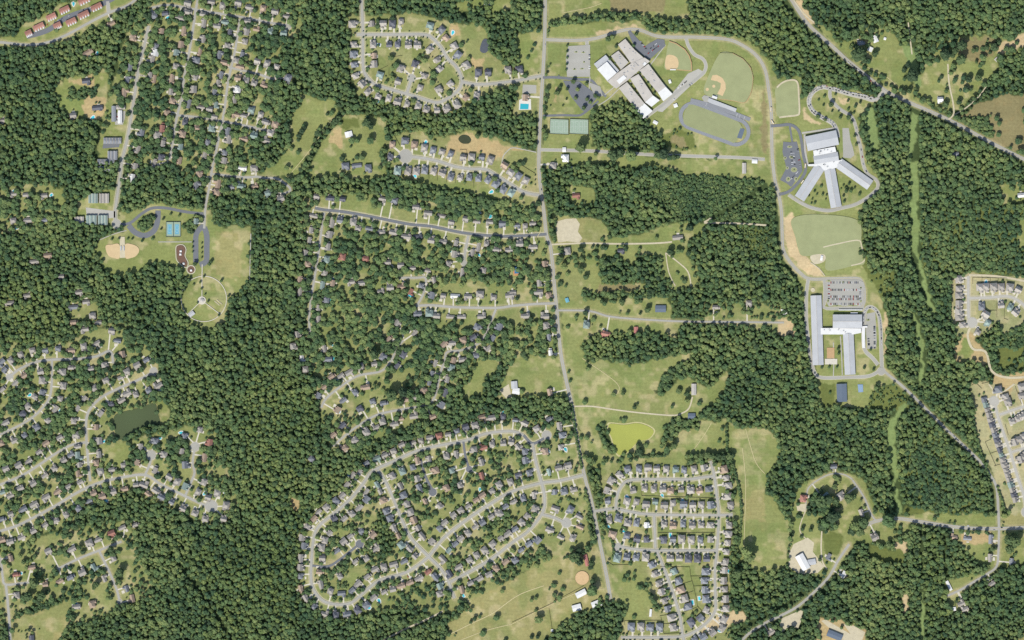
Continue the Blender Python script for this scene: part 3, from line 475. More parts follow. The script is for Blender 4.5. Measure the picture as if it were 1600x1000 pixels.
# streets, ways, lots
SM = {}
roads = []
for desc, w, m, sw, p in ROADS:
    pts = smooth_line(PP(p), 3.0); w *= .88; roads.append((desc, w, m, sw, pts))
ways = [(n, w, m, smooth_line(PP(p), 3.0)) for n, w, m, p in WAYS]
block = np.zeros((RH, RW), bool)          # nothing may grow here
shoulder = np.zeros((RH, RW), bool)
wooded = {'second avenue', 'long wooded street', 'west wooded street', 'third avenue', 'middle cross street', 'curving wooded street'}
for desc, w, m, sw, pts in roads:
    stroke(block, pts, w + (4 if desc in wooded else 5.0), True); stroke(shoulder, pts, w + 5, True)
for n, w, m, pts in ways:
    stroke(block, pts, w + 2.5, True)
for m, x, y, r in ROUND: stroke(block, [(x, y), (x+.1, y)], 2*r+4, True); stroke(shoulder, [(x, y), (x+.1, y)], 2*r+4, True)
lots = []
for m, s in LOTS:
    p = GP(s[1:3], s[4:]) if s[0] == '%' else PP(s)
    lots.append((m, p)); fill(block, p, True)
for w, p in GAPS: stroke(block, smooth_line(PP(p), 4), w, True)

# ------------------------------------------------------------------ houses: where they stand and which street they face
houses = []
for ln in HOUSES.strip().splitlines():
    fr, *it = ln.split(); fr = fr[1:]
    for t in it:
        x, y, c = t.split(','); gx, gy = G(fr, float(x), float(y))
        if all((gx-h['x'])**2+(gy-h['y'])**2 > 36 for h in houses): houses.append(dict(x=gx, y=gy, c=c, fr=fr))
for k in range(21):                       # the tight row beside the south-east avenue
    t = k/20; houses.append(dict(x=1500+(143+t*187)*.26, y=580+(172+t*600)*.26, c=R.choice('gnbgd'), fr='row'))
OLD = {'second avenue','third avenue','northernmost cross street','middle cross street','street stub by meadow','tree-lined cross street','west wooded street','curving wooded street','long wooded street','short street middle','middle east-west street','short spur','northwest ridge street','western loop street','pond-side street','western middle street','long south-west street','horseshoe upper arm','horseshoe west bend','horseshoe lower arm','southeast bend street','inner diagonal street','lower cross street'}
for desc, w, m, sw, pts in roads:
    if desc not in OLD: continue
    acc = 6.0
    for a, b_ in zip(pts, pts[1:]):
        L = math.dist(a, b_); acc += L
        if acc < 9: continue
        acc = 0; nx, ny = -(b_[1]-a[1])/(L or 1), (b_[0]-a[0])/(L or 1)
        for s_ in (1, -1):
            off = R.uniform(12, 15); x, y = a[0]+nx*off*s_, a[1]+ny*off*s_; xi, yi = int(x+MX), int(y+MY)
            if not (0 <= x < 1600 and 0 <= y < 1000) or dens[yi, xi] > .9 or dens[yi, xi] < .25 or block[yi, xi]: continue
            if any((x-h['x'])**2+(y-h['y'])**2 < 150 for h in houses): continue
            houses.append(dict(x=x, y=y, c=R.choice('gggggbbttdn'), fr='fill'))
seg = [(i, a, b) for i, r in enumerate(roads) for a, b in zip(r[4][:-1], r[4][1:])]
SA = np.array([s[1] for s in seg]); SB = np.array([s[2] for s in seg]); SI = np.array([s[0] for s in seg])
def nearest(x, y, skip=()):
    d = SB-SA; L = (d**2).sum(1)+1e-9; t = np.clip(((x-SA[:, 0])*d[:, 0]+(y-SA[:, 1])*d[:, 1])/L, 0, 1)
    q = SA+d*t[:, None]; D = (q[:, 0]-x)**2+(q[:, 1]-y)**2
    pen = np.array([0]*len(seg), float)
    for s_ in skip: pen[SI == s_] = 1e6
    k = int((D+pen).argmin()); return int(SI[k]), k, tuple(q[k]), math.sqrt(D[k]), tuple(d[k]/math.sqrt(L[k]))
far_roads = [i for i, r in enumerate(roads) if r[0] in ('school loop road', 'diagonal north-east highway')]
for h in houses:
    i, k, q, D, t = nearest(h['x'], h['y'], far_roads); h.update(road=i, k=k, q=q, D=D, t=t)
    dx, dy = q[0]-h['x'], q[1]-h['y']
    if D > 45: a = 0.1
    else:
        a = math.atan2(-t[1], t[0])       # along the street, world angle
        nx, ny = math.sin(a), -math.cos(a)    # local -y in the world
        if nx*dx + ny*(-dy) < 0: a += math.pi
    h['a'] = a
NEWF = {'n1', 'n1b', 'n2', 'n2b', 'y1', 'y2', 'e1', 'e2', 'row', '10'}
hbox = np.zeros((RH, RW), bool)
for h in houses: stroke(block, [(h['x'], h['y']), (h['x']+.1, h['y'])], 14.5 if h['fr'] in NEWF or h['fr'] in ('13','12','22','23') else 14, True)

# ------------------------------------------------------------------ ground sheet
M = {}
def gmat():
    m = bpy.data.materials.new('ground_cover'); m.use_nodes = True; n = m.node_tree.nodes; l = m.node_tree.links
    b = n['Principled BSDF']; b.inputs['Roughness'].default_value = .95; b.inputs['Specular IOR Level'].default_value = .08
    at = n.new('ShaderNodeAttribute'); at.attribute_name = 'cover'
    geo = n.new('ShaderNodeNewGeometry')
    def noise(sc_, det, lo, hi, a, b_):
        z = n.new('ShaderNodeTexNoise'); z.inputs['Scale'].default_value = sc_; z.inputs['Detail'].default_value = det; z.inputs['Roughness'].default_value = .7
        l.new(geo.outputs['Position'], z.inputs['Vector']); r = n.new('ShaderNodeMapRange')
        r.inputs[1].default_value = lo; r.inputs[2].default_value = hi; r.inputs[3].default_value = a; r.inputs[4].default_value = b_
        l.new(z.outputs['Fac'], r.inputs[0]); return r.outputs[0]
    n1 = noise(.012, 6, .3, .7, .86, 1.13); n2 = noise(.16, 5, .3, .7, .82, 1.16); n3 = noise(.045, 5, .52, .68, 0, .45)
    mp = n.new('ShaderNodeMapping'); mp.inputs['Rotation'].default_value = (0, 0, .6); mp.inputs['Scale'].default_value = (.012, .22, 1); l.new(geo.outputs['Position'], mp.inputs['Vector'])
    z4 = n.new('ShaderNodeTexNoise'); z4.inputs['Scale'].default_value = 1; z4.inputs['Detail'].default_value = 3; l.new(mp.outputs[0], z4.inputs['Vector'])
    r4 = n.new('ShaderNodeMapRange'); r4.inputs[1].default_value = .3; r4.inputs[2].default_value = .7; r4.inputs[3].default_value = .94; r4.inputs[4].default_value = 1.05; l.new(z4.outputs['Fac'], r4.inputs[0])
    m0 = n.new('ShaderNodeMath'); m0.operation = 'MULTIPLY'; l.new(n2, m0.inputs[0]); l.new(r4.outputs[0], m0.inputs[1])
    mu = n.new('ShaderNodeMath'); mu.operation = 'MULTIPLY'; l.new(n1, mu.inputs[0]); l.new(m0.outputs[0], mu.inputs[1])
    v = n.new('ShaderNodeVectorMath'); v.operation = 'SCALE'; l.new(at.outputs['Color'], v.inputs[0]); l.new(mu.outputs[0], v.inputs['Scale'])
    tint = n.new('ShaderNodeVectorMath'); tint.operation = 'MULTIPLY'; tint.inputs[1].default_value = (1.18, 1.03, .98); l.new(v.outputs[0], tint.inputs[0])
    mx = n.new('ShaderNodeMix'); mx.data_type = 'RGBA'; l.new(n3, mx.inputs[0]); l.new(v.outputs[0], mx.inputs[6]); l.new(tint.outputs[0], mx.inputs[7])
    l.new(mx.outputs[2], b.inputs['Base Color']); return m
C3 = np.array([lin(COLS[k]) for k in KEYS])*ALB
rgb = C3[colw]
# paler, drier soil under a broken sward
dry = np.array(lin((196,184,140)))*ALB; lush = np.array(lin((116,136,76)))*ALB
dd = np.clip((vnoise(7, 8)*.5+vnoise(23, 9)*.5-.56)*4, 0, .55)[..., None]
ll = np.clip((vnoise(13, 10)*.5+vnoise(45, 12)*.5-.52)*3.5, 0, .42)[..., None]
lawn = np.isin(colw, [KEYS.index(k) for k in 'LGMWE'])[..., None]
rgb = np.where(lawn, rgb*(1-dd)+dry*dd, rgb); rgb = np.where(lawn, rgb*(1-ll)+lush*ll, rgb)
rgb = np.where((shoulder & (colw != 0))[..., None], rgb*.5+np.array(lin((190,178,142)))*ALB*.5, rgb)
sh = np.zeros((RH, RW), bool)
for h in houses: stroke(sh, [(h['x'], h['y']), (h['x']+.1, h['y'])], 17, True)
rgb = np.where((sh & (colw == 0))[..., None], np.array(lin((140,142,95)))*ALB, rgb)
rgb = np.where((shoulder & (colw == 0))[..., None], np.array(lin((138,142,98)))*ALB, rgb)
for _ in range(1):
    p = np.pad(rgb, ((1,1),(1,1),(0,0)), 'edge'); rgb = (p[1:-1,1:-1]*4+p[:-2,1:-1]+p[2:,1:-1]+p[1:-1,:-2]+p[1:-1,2:])/8
STEP = 2
gx = np.arange(0, RW, STEP); gy = np.arange(0, RH, STEP)
px = gx - MX + .5; py = gy - MY + .5
wxs = (px-800.0)*S; wys = (500-py)*S
wxs[0] -= 20000; wxs[-1] += 20000; wys[0] += 20000; wys[-1] -= 20000   # the sheet runs on to the horizon
nx_, ny_ = len(gx), len(gy)
V = np.zeros((ny_, nx_, 3), np.float32); V[..., 0] = wxs[None]; V[..., 1] = wys[:, None]
me = bpy.data.meshes.new('ground'); me.vertices.add(nx_*ny_); me.vertices.foreach_set('co', V.ravel())
i0 = (np.arange(ny_-1)[:, None]*nx_+np.arange(nx_-1)[None]).ravel()
Q = np.stack([i0, i0+nx_, i0+nx_+1, i0+1], 1).astype(np.int32)
me.loops.add(Q.size); me.loops.foreach_set('vertex_index', Q.ravel()); me.polygons.add(len(Q))
me.polygons.foreach_set('loop_start', np.arange(0, Q.size, 4, dtype=np.int32)); me.update(calc_edges=True)
ca = me.color_attributes.new('cover', 'FLOAT_COLOR', 'POINT')
cc = np.ones((ny_, nx_, 4), np.float32); cc[..., :3] = rgb[gy][:, gx]; ca.data.foreach_set('color', cc.ravel())
me.materials.append(gmat()); ground = link(bpy.data.objects.new('ground', me)); ground['kind'] = 'structure'

# ------------------------------------------------------------------ materials
mt = {
 'a': mat('worn_asphalt', (172,171,162), .08, .02), 'd': mat('new_asphalt', (118,122,127), .06, .1), 'c': mat('pale_concrete_road', (184,182,172), .06, .1),
 'f': mat('worn_grass', (204,194,148), .08, .1), 't': mat('pale_gravel', (203,194,166), .14, .12), 'conc': mat('driveway_concrete', (214,209,192), .07, .2, rnd=0), 'walk': mat('sidewalk_concrete', (196,192,168), .06, .3),
 'white': mat('white_paint_line', (225,225,222), .03), 'wall': mat('house_siding', (214,208,192), .05, .3, rnd=.12), 'brick': mat('brick_wall', (165,120,95), .08, .5),
 'flat': mat('flat_roof_gravel', (190,186,178), .13, .07), 'tan': mat('tan_roof_membrane', (196,191,182), .13, .06), 'metal': mat('standing_seam_metal', (188,191,193), .09, .05, rough=.5),
 'wmem': mat('white_roof_membrane', (230,231,228), .07, .08), 'dmetal': mat('dark_slate_metal', (104,117,132), .05, .1), 'dirt': mat('infield_dirt', (212,188,146), .07, .1),
 'track': mat('running_track', (142,145,149), .05, .1), 'turf': mat('playing_turf', (152,158,116), .08, .05), 'turfd': mat('mown_turf', (158,164,120), .1, .04),
 'court': mat('court_paint_green', (156,176,156), .04, .1), 'courtb': mat('court_paint_blue', (112,172,190), .04, .1), 'courtd': mat('court_paint_strong_blue', (50,120,170), .04),
 'mulch': mat('brown_mulch', (118,92,78), .12, .2), 'fence': mat('weathered_fence_wood', (120,112,98), .1, .2), 'pooldeck': mat('pool_deck', (222,220,212), .04),
 'trunk': mat('bark', (96,82,66), .2, .5),
}
def water(name, c, rough=.15, rnd=.0):
    m = mat(name, c, .09, .012, rough=rough, spec=.4, rnd=rnd); return m
mt['pool'] = water('pool_water', (66,196,212), .2, .25); mt['pondw'] = water('still_dark_pond', (68,84,44), .8); mt['ponda'] = water('algae_pond', (160,166,68), .5)
ROOF = {'g': ('grey', (176,171,162)), 'd': ('charcoal', (114,116,124)), 'b': ('blue-grey', (140,144,149)), 't': ('brown', (180,160,140)),
        'r': ('red-brown', (172,126,112)), 'w': ('white', (232,232,228)), 'n': ('green-grey', (150,168,160))}
rm = {k: mat('roof_shingle_' + v[0].replace('-', '_'), v[1], .10, .6, rnd=.16) for k, v in ROOF.items()}

# ------------------------------------------------------------------ streets, ways, lots
for i, (desc, w, m, sw, pts) in enumerate(roads):
    if sw:
        for s_ in (1, -1):
            mb = MB(); strip(mb, pts, .85, .07 + .0004*i, off=s_*(w/2+1.1)); o = mb.build('sidewalk', mt['walk']); tag(o, kind='structure')
    mb = MB(); strip(mb, pts, w, nz_()); o = mb.build('road', mt[m]); tag(o, desc, kind='structure')
    if desc in ('main north-south road', 'school loop road', 'diagonal north-east highway', 'east-west road far south-east'):
        mb = MB(); strip(mb, pts, .22, ZL[0]+.03, 0); o = mb.build('centre_line', mat('yellow_line', (205,180,90))); tag(o, kind='structure')
for m, x, y, r in ROUND:
    mb = MB(); disc(mb, x, y, r+.9, .085); o = mb.build('kerb', mt['walk']); tag(o, kind='structure')
    mb = MB(); disc(mb, x, y, r, nz_()); o = mb.build('turning_circle', mt[m]); tag(o, kind='structure')
for n, w, m, pts in ways:
    if m in 'ac' and w > 3: mb = MB(); strip(mb, pts, w+1.5, .09); tag(mb.build('kerb', mt['walk']), kind='structure')
    mb = MB(); strip(mb, pts, w, nz_()); tag(mb.build(n, mt[m]), kind='structure')
for m, p in lots: sheet('car_park' if m != 't' else 'gravel_yard', p, mt[m])
# driveways
dv = MB(); zz = .05
for h in houses:
    if h['D'] < 32 and h['D'] > 4:
        x, y, q, t = h['x'], h['y'], h['q'], h['t']
        side = R.choice((-1, 1))*2.6; x1, y1 = x+t[0]*side, y+t[1]*side
        rw = roads[h['road']][1]/2
        qx, qy = q[0]+t[0]*side*.9, q[1]+t[1]*side*.9
        L = math.dist((x1, y1), (qx, qy)) or 1; k = max(0, 1-(rw-.3)/L)
        zz += .0003
        strip(dv, [(x1, y1), (x1+(qx-x1)*k*.6, y1+(qy-y1)*k*.6), (x1+(qx-x1)*k, y1+(qy-y1)*k)], 2.9 if h['fr'] in NEWF else 2.1, zz)
        stroke(block, [(x1, y1), (qx, qy)], 3 if h['fr'] in NEWF else 2, True)
tag(dv.build('driveway', mt['conc']), kind='structure')
pt = MB()
for h in houses:
    ca_, sa_ = math.cos(h['a']), math.sin(h['a']); X, Y, _ = W(h['x'], h['y'])
    if R.random() < .7 and h['fr'] != 'row':
        u, v_ = R.uniform(-5, 5), R.uniform(8, 10); zz += .0003; pt.box(X+u*ca_-v_*sa_, Y+u*sa_+v_*ca_, R.uniform(4, 8), R.uniform(3, 6), -.1, zz, rot=h['a'])
    if R.random() < .75 and h['D'] < 32:
        u, v_ = R.choice((-5, 5)), -R.uniform(10, 12); zz += .0003; pt.box(X+u*ca_-v_*sa_, Y+u*sa_+v_*ca_, R.uniform(6, 9), R.uniform(4, 8), -.1, zz, rot=h['a'])
tag(pt.build('parking_pad', mt['conc']), kind='structure')

# ------------------------------------------------------------------ houses
def house_parts(kind):
    """walls, roof, garage_door, chimney builders; front faces -y, units metres"""
    w, r, g, c = MB(), MB(), MB(), MB(); H = 3.2; g0 = r.gable; r.gable = lambda cx, cy, ww, d, z0, rise, **k: g0(cx, cy, ww, d, z0, rise*1.3, **k)
    if kind == 0:
        w.box(0, 1, 16, 9, 0, H); w.box(4.6, -4.6, 6.4, 6.2, 0, H-.05); r.gable(0, 1, 16, 9, H, 3.2); r.gable(4.6, -3.6, 6.4, 8.2, H-.02, 2.5, ax='y')
        g.box(4.6, -7.72, 4.8, .1, 0, 2.3); c.box(-5, 3.4, 1.1, 1.1, H, H+3.6)
    elif kind == 1:
        w.box(0, 1, 14, 11, 0, 5.6); w.box(-3.8, -5.4, 6.2, 4.8, 0, 3.3); r.gable(0, 1, 14, 11, 5.6, 3.6, hip=5.2); r.gable(-3.8, -4.6, 6.2, 6.2, 3.3, 2.4, ax='y')
        r.gable(3.8, -3.2, 4.4, 4, 5.55, 2.0, ax='y'); g.box(-3.8, -7.82, 4.8, .1, 0, 2.3); c.box(6.2, 2, 1.1, 1.1, 5.6, 8.4)
    elif kind == 2:
        w.box(0, 0, 13, 9, 0, 5.4); w.box(8, -.8, 6, 7, 0, 3); r.gable(0, 0, 13, 9, 5.4, 3.2); r.gable(8.2, -.8, 5.4, 7, 3, 2.2); r.gable(-3, -3.2, 4, 4.4, 5.38, 2.2, ax='y')
        g.box(8, -4.32, 4.8, .1, 0, 2.3); c.box(-6.9, 1, 1, 1.6, 0, 8.6)
    elif kind == 3:
        w.box(0, 0, 20, 8.4, 0, 3); r.gable(0, 0, 20, 8.4, 3, 2.7); r.gable(-6, -3.4, 5, 5, 2.98, 2.1, ax='y'); w.box(-6, -4.6, 4.6, 2.4, 0, 3); g.box(7, -4.22, 4.8, .1, 0, 2.2); c.box(2, .5, 1, 1, 4, 6.6)
    elif kind == 4:
        w.box(0, 1.2, 12.5, 12, 0, 5.8); w.box(-2.6, -6.4, 6.4, 5, 0, 3.2); r.gable(0, 1.2, 12.5, 12, 5.8, 3.8, hip=5.6); r.gable(-2.6, -5.6, 6.4, 6.4, 3.2, 2.5, ax='y')
        r.gable(3.4, -3.6, 4.6, 4.4, 5.78, 2.2, ax='y'); g.box(-2.6, -8.92, 4.8, .1, 0, 2.3); c.box(5, 5, 1, 1, 5.8, 8)
    else:
        w.box(0, 1, 13, 10.5, 0, 5.6); w.box(3.2, -6, 6, 4.2, 0, 3.1); r.gable(0, 1, 13, 10.5, 5.6, 4.0); r.gable(3.2, -4.9, 6, 6, 3.1, 2.4, ax='y'); r.gable(-3.4, -3.4, 4.2, 4.6, 5.58, 2.3, ax='y')
        g.box(3.2, -8.12, 4.8, .1, 0, 2.3); c.box(-4, 3.6, 1.1, 1.1, 6, 10)
    return w, r, g, c
KINDS = [house_parts(k) for k in range(6)]
meshes = {}
def me_of(key, mb, m):
    if key not in meshes:
        q = bpy.data.meshes.new(key[0]); q.from_pydata(mb.v, [], mb.f); q.materials.append(m); meshes[key] = q
    return meshes[key]
def part(name, me_, parent):
    o = bpy.data.objects.new(name, me_); link(o); o.parent = parent; return o
def comp(dx, dy):                          # compass word of a px vector
    a = math.degrees(math.atan2(dx, -dy)) % 360
    return ['north', 'north-east', 'east', 'south-east', 'south', 'south-west', 'west', 'north-west'][int((a+22.5)//45) % 8]
def ordn(n):
    L = ['first', 'second', 'third', 'fourth', 'fifth', 'sixth', 'seventh', 'eighth', 'ninth', 'tenth', 'eleventh', 'twelfth']
    return L[n-1] if n <= 12 else '%d%s' % (n, 'th' if 10 < n % 100 < 14 else {1: 'st', 2: 'nd', 3: 'rd'}.get(n % 10, 'th'))
by = {}
for h in houses:
    t, q = h['t'], h['q']; s_ = 1 if t[0]*(h['y']-q[1])-t[1]*(h['x']-q[0]) > 0 else -1
    by.setdefault((h['road'], s_), []).append(h)
for (i, s_), L in by.items():
    L.sort(key=lambda h: (h['k'], (h['q'][0]-SA[h['k']][0])*h['t'][0]+(h['q'][1]-SA[h['k']][1])*h['t'][1]))
    p = roads[i][4]; e = (p[-1][0]-p[0][0], p[-1][1]-p[0][1]); end = comp(-e[0], -e[1]); side = comp(-e[1]*s_, e[0]*s_)
    for n, h in enumerate(L): h['lab'] = '%s from the %s end, %s side of %s' % (ordn(n+1), end, side, roads[i][0])
rank = {'y1': 0, 'y2': 0, 'n1': 1, 'n1b': 1, 'n2': 1, 'n2b': 1, 'e1': 2, 'row': 5, 'e2': 2, '10': 2, '23': 3, '22': 2, '13': 4, '12': 5, '21': 3, '33': 2, '30': 2, '31': 2, '32': 3, '20': 2, '03': 6, '02': 7, '11': 8, '01': 8, '00': 8, 'fill': 9}
order = sorted(houses, key=lambda h: rank[h['fr']])
rest_w, rest_r = MB(), MB(); rest_idx = []
cl = list(ROOF); NH = 0
for h in order:
    new = h['fr'] in NEWF
    k = R.choice((4, 4, 5, 1)) if new else R.choice((0, 0, 1, 2, 3, 3, 5)) if h['fr'] in ('00', '11', '01', '21', '30', '33', '31') else R.choice((0, 1, 2, 4, 5, 2))
    h['kind'] = k; x, y, _ = W(h['x'], h['y']); sc_ = R.uniform(.88, 1.2)*(.92 if h['fr'] == 'row' else 1.2 if h['fr'] in ('e1', 'e2') else 1.13 if new else 1.1); mir = R.choice((1, -1))
    w, r, g, c = KINDS[k]
    if NH < 298:
        NH += 1
        root = empty('house', (x, y, 0), h['a']); root.scale = (sc_*mir, sc_, sc_)
        nm = ROOF[h['c']][0]
        tag(root, '%s-roofed house, %s' % (nm, h['lab']), 'house', 'suburban houses along the streets')
        part('walls', me_of(('walls', k), w, mt['wall'] if k % 2 == 0 else mt['wall']), root)
        rf = part('roof', me_of(('roof', k, h['c']), r, rm[h['c']]), root)
        part('garage_door', me_of(('garage_door', k), g, mt['white']), root)
        o = bpy.data.objects.new('chimney', me_of(('chimney', k), c, mt['brick'])); link(o); o.parent = rf
    else:
        ca_, sa_ = math.cos(h['a']), math.sin(h['a'])
        for src, dst, ids in ((w, rest_w, None), (r, rest_r, rest_idx)):
            v = [(x+(a*mir*ca_-b*sa_)*sc_, y+(a*mir*sa_+b*ca_)*sc_, z*sc_) for a, b, z in src.v]
            f = src.f if mir == 1 else [q[::-1] for q in src.f]
            dst.add(v, f, cl.index(h['c']) if ids is not None else 0)
hs = empty('house_row', (0, 0, 0)); tag(hs, 'remaining small suburban houses scattered under the trees of the western neighbourhoods', None, None, 'stuff')
o = rest_w.build('walls', mt['wall'], hs); o['kind'] = 'stuff'; o = rest_r.build('roof', None, hs, mats=[rm[k] for k in cl]); o['kind'] = 'stuff'

# ------------------------------------------------------------------ trees
def crown_mesh(name, seed, rad=1.0, tall=1.0, n=17, leaves=90, conifer=False):
    """an irregular crown: many small lumpy leaf clumps through the volume, ragged sprays of leaf faces round them; radius ~1, base at z 0"""
    r = random.Random(seed); bm = bmesh.new()
    g = bmesh.ops.create_icosphere(bm, subdivisions=3, radius=.74); ph = [r.uniform(0, 6.28) for _ in range(6)]
    for v in g['verts']:
        c = v.co/.74; k = 1+.24*math.sin(c.x*3.5+ph[0])*math.sin(c.y*3.5+ph[1])+.2*math.sin(c.x*8.5+ph[2]+c.z*5)*math.cos(c.y*8+ph[3])+.13*math.sin(c.x*15+ph[4])*math.sin(c.y*15+ph[5])+r.uniform(-.05, .05)
        v.co = Vector((v.co.x*k, v.co.y*k, (v.co.z*k*.85+.62)*tall))
    for i in range(n):
        a = r.uniform(0, 6.283); t = (i+.5)/n; hgt = t**.8
        rr = (math.sqrt(r.random())*.82) * (1-.55*hgt**2.2) * (1.0 if not conifer else (1.1-hgt))
        c = Vector((rr*math.cos(a), rr*math.sin(a), (.25+hgt*1.05)*tall)); s_ = r.uniform(.2, .36)*(1-.25*hgt)
        g = bmesh.ops.create_icosphere(bm, subdivisions=2 if s_ > .33 else 1, radius=s_)
        ph = r.uniform(0, 9)
        for v in g['verts']:
            k = 1+.28*math.sin(v.co.x*19+ph)*math.cos(v.co.y*17+ph*2)+r.uniform(-.16, .16); v.co = Vector((v.co.x*k, v.co.y*k, v.co.z*k*.75))+c
    for i in range(leaves):
        a = r.uniform(0, 6.283); e = r.random(); rr = r.uniform(.55, 1.03)*(1-.5*e**2); c = Vector((rr*math.cos(a), rr*math.sin(a), (.15+e*1.15)*tall)); s_ = r.uniform(.05, .13)
        u = Vector((r.gauss(0, 1), r.gauss(0, 1), r.gauss(0, .5))).normalized()*s_; w = Vector((r.gauss(0, 1), r.gauss(0, 1), r.gauss(0, .5))).normalized()*s_
        bm.faces.new([bm.verts.new(c+u), bm.verts.new(c+w), bm.verts.new(c-u), bm.verts.new(c-w)])
    m = bpy.data.meshes.new(name); bm.to_mesh(m); bm.free(); return m
def leafmat(name, c1, c2, c3):
    m = bpy.data.materials.new(name); m.use_nodes = True; n = m.node_tree.nodes; l = m.node_tree.links
    b = n['Principled BSDF']; b.inputs['Roughness'].default_value = .75; b.inputs['Specular IOR Level'].default_value = .12
    oi = n.new('ShaderNodeObjectInfo'); nz = n.new('ShaderNodeTexNoise'); nz.inputs['Scale'].default_value = .006; nz.inputs['Detail'].default_value = 4
    l.new(oi.outputs['Location'], nz.inputs['Vector'])
    ad = n.new('ShaderNodeMath'); ad.operation = 'MULTIPLY_ADD'; l.new(nz.outputs['Fac'], ad.inputs[0]); ad.inputs[1].default_value = 1.5
    sb = n.new('ShaderNodeMath'); sb.operation = 'MULTIPLY_ADD'; l.new(oi.outputs['Random'], sb.inputs[0]); sb.inputs[1].default_value = .62; sb.inputs[2].default_value = -.56
    l.new(sb.outputs[0], ad.inputs[2])
    cr = n.new('ShaderNodeValToRGB'); e = cr.color_ramp.elements; e[0].color = (*c1, 1); e[1].color = (*c3, 1); e[0].position = .1; e[1].position = 1.0
    q = cr.color_ramp.elements.new(.55); q.color = (*c2, 1); l.new(ad.outputs[0], cr.inputs[0])
    geo = n.new('ShaderNodeNewGeometry'); f = n.new('ShaderNodeTexNoise'); f.inputs['Scale'].default_value = .7; f.inputs['Detail'].default_value = 3; l.new(geo.outputs['Position'], f.inputs['Vector'])
    r = n.new('ShaderNodeMapRange'); r.inputs[1].default_value = .3; r.inputs[2].default_value = .7; r.inputs[3].default_value = .72; r.inputs[4].default_value = 1.3; l.new(f.outputs['Fac'], r.inputs[0])
    v = n.new('ShaderNodeVectorMath'); v.operation = 'SCALE'; l.new(cr.outputs[0], v.inputs[0]); l.new(r.outputs[0], v.inputs['Scale']); l.new(v.outputs[0], b.inputs['Base Color'])
    return m
leaf = leafmat('foliage', (.026, .053, .026), (.062, .099, .038), (.122, .148, .052))
leafd = leafmat('dark_foliage', (.024, .042, .022), (.046, .072, .030), (.075, .1, .038))
CM = [crown_mesh('crown', 20+i, n=14+i % 3*4, tall=R.uniform(.75, 1.1), conifer=(i == 5)) for i in range(6)]
CD = []
for m_ in CM: m_.materials.append(leaf)
for m_ in CM: q = m_.copy(); q.materials.clear(); q.materials.append(leafd); CD.append(q)
lib = bpy.data.collections.new('crown_library')
for i, m_ in enumerate(CM): lib.objects.link(bpy.data.objects.new('crown_kind', m_))
leafo = leafmat('olive_foliage', (.040, .062, .023), (.076, .108, .034), (.128, .150, .050))
def lib_of(name, m):
    col_ = bpy.data.collections.new(name)
    for q in CM: q2 = q.copy(); q2.materials.clear(); q2.materials.append(m); col_.objects.link(bpy.data.objects.new('crown_kind', q2))
    return col_
libo = lib_of('olive_library', leafo); libd = lib_of('dark_library', leafd)
def tree_nodes(lib):
    ng = bpy.data.node_groups.new('canopy', 'GeometryNodeTree')
    ng.interface.new_socket('Geometry', in_out='INPUT', socket_type='NodeSocketGeometry'); ng.interface.new_socket('Geometry', in_out='OUTPUT', socket_type='NodeSocketGeometry')
    n = ng.nodes; l = ng.links; gi = n.new('NodeGroupInput'); go = n.new('NodeGroupOutput')
    ci = n.new('GeometryNodeCollectionInfo'); ci.inputs['Collection'].default_value = lib; ci.inputs['Separate Children'].default_value = True; ci.inputs['Reset Children'].default_value = True
    iop = n.new('GeometryNodeInstanceOnPoints'); iop.inputs['Pick Instance'].default_value = True
    sa = n.new('GeometryNodeInputNamedAttribute'); sa.data_type = 'FLOAT_VECTOR'; sa.inputs['Name'].default_value = 'sz'
    ra = n.new('GeometryNodeInputNamedAttribute'); ra.data_type = 'FLOAT_VECTOR'; ra.inputs['Name'].default_value = 'rt'
    l.new(gi.outputs[0], iop.inputs['Points']); l.new(ci.outputs[0], iop.inputs['Instance'])
    l.new(sa.outputs['Attribute'], iop.inputs['Scale']); l.new(ra.outputs['Attribute'], iop.inputs['Rotation'])
    l.new(iop.outputs[0], go.inputs[0]); return ng
NG, NGO, NGD = tree_nodes(lib), tree_nodes(libo), tree_nodes(libd)
def canopy(name, pts, label, ng=None):             # pts: x, y px, radius m, height m (of the crown's foot)
    P = np.array(pts, np.float32); n = len(P); m = bpy.data.meshes.new(name); m.vertices.add(n)
    co = np.stack([(P[:, 0]-800)*S, (500-P[:, 1])*S, P[:, 3]], 1).astype(np.float32); m.vertices.foreach_set('co', co.ravel())
    a = m.attributes.new('sz', 'FLOAT_VECTOR', 'POINT'); r = P[:, 2]; a.data.foreach_set('vector', np.stack([r*NR.uniform(.9, 1.12, n), r*NR.uniform(.9, 1.12, n), r*NR.uniform(.62, .98, n)], 1).astype(np.float32).ravel())
    a = m.attributes.new('rt', 'FLOAT_VECTOR', 'POINT'); a.data.foreach_set('vector', np.stack([np.zeros(n), np.zeros(n), NR.uniform(0, 6.28, n)], 1).astype(np.float32).ravel())
    o = link(bpy.data.objects.new(name, m)); md = o.modifiers.new('canopy', 'NODES'); md.node_group = ng or NG; tag(o, label, kind='stuff'); return o
ZL[0] = .74; ZMAX[0] = 9      # later sheets lie above the streets
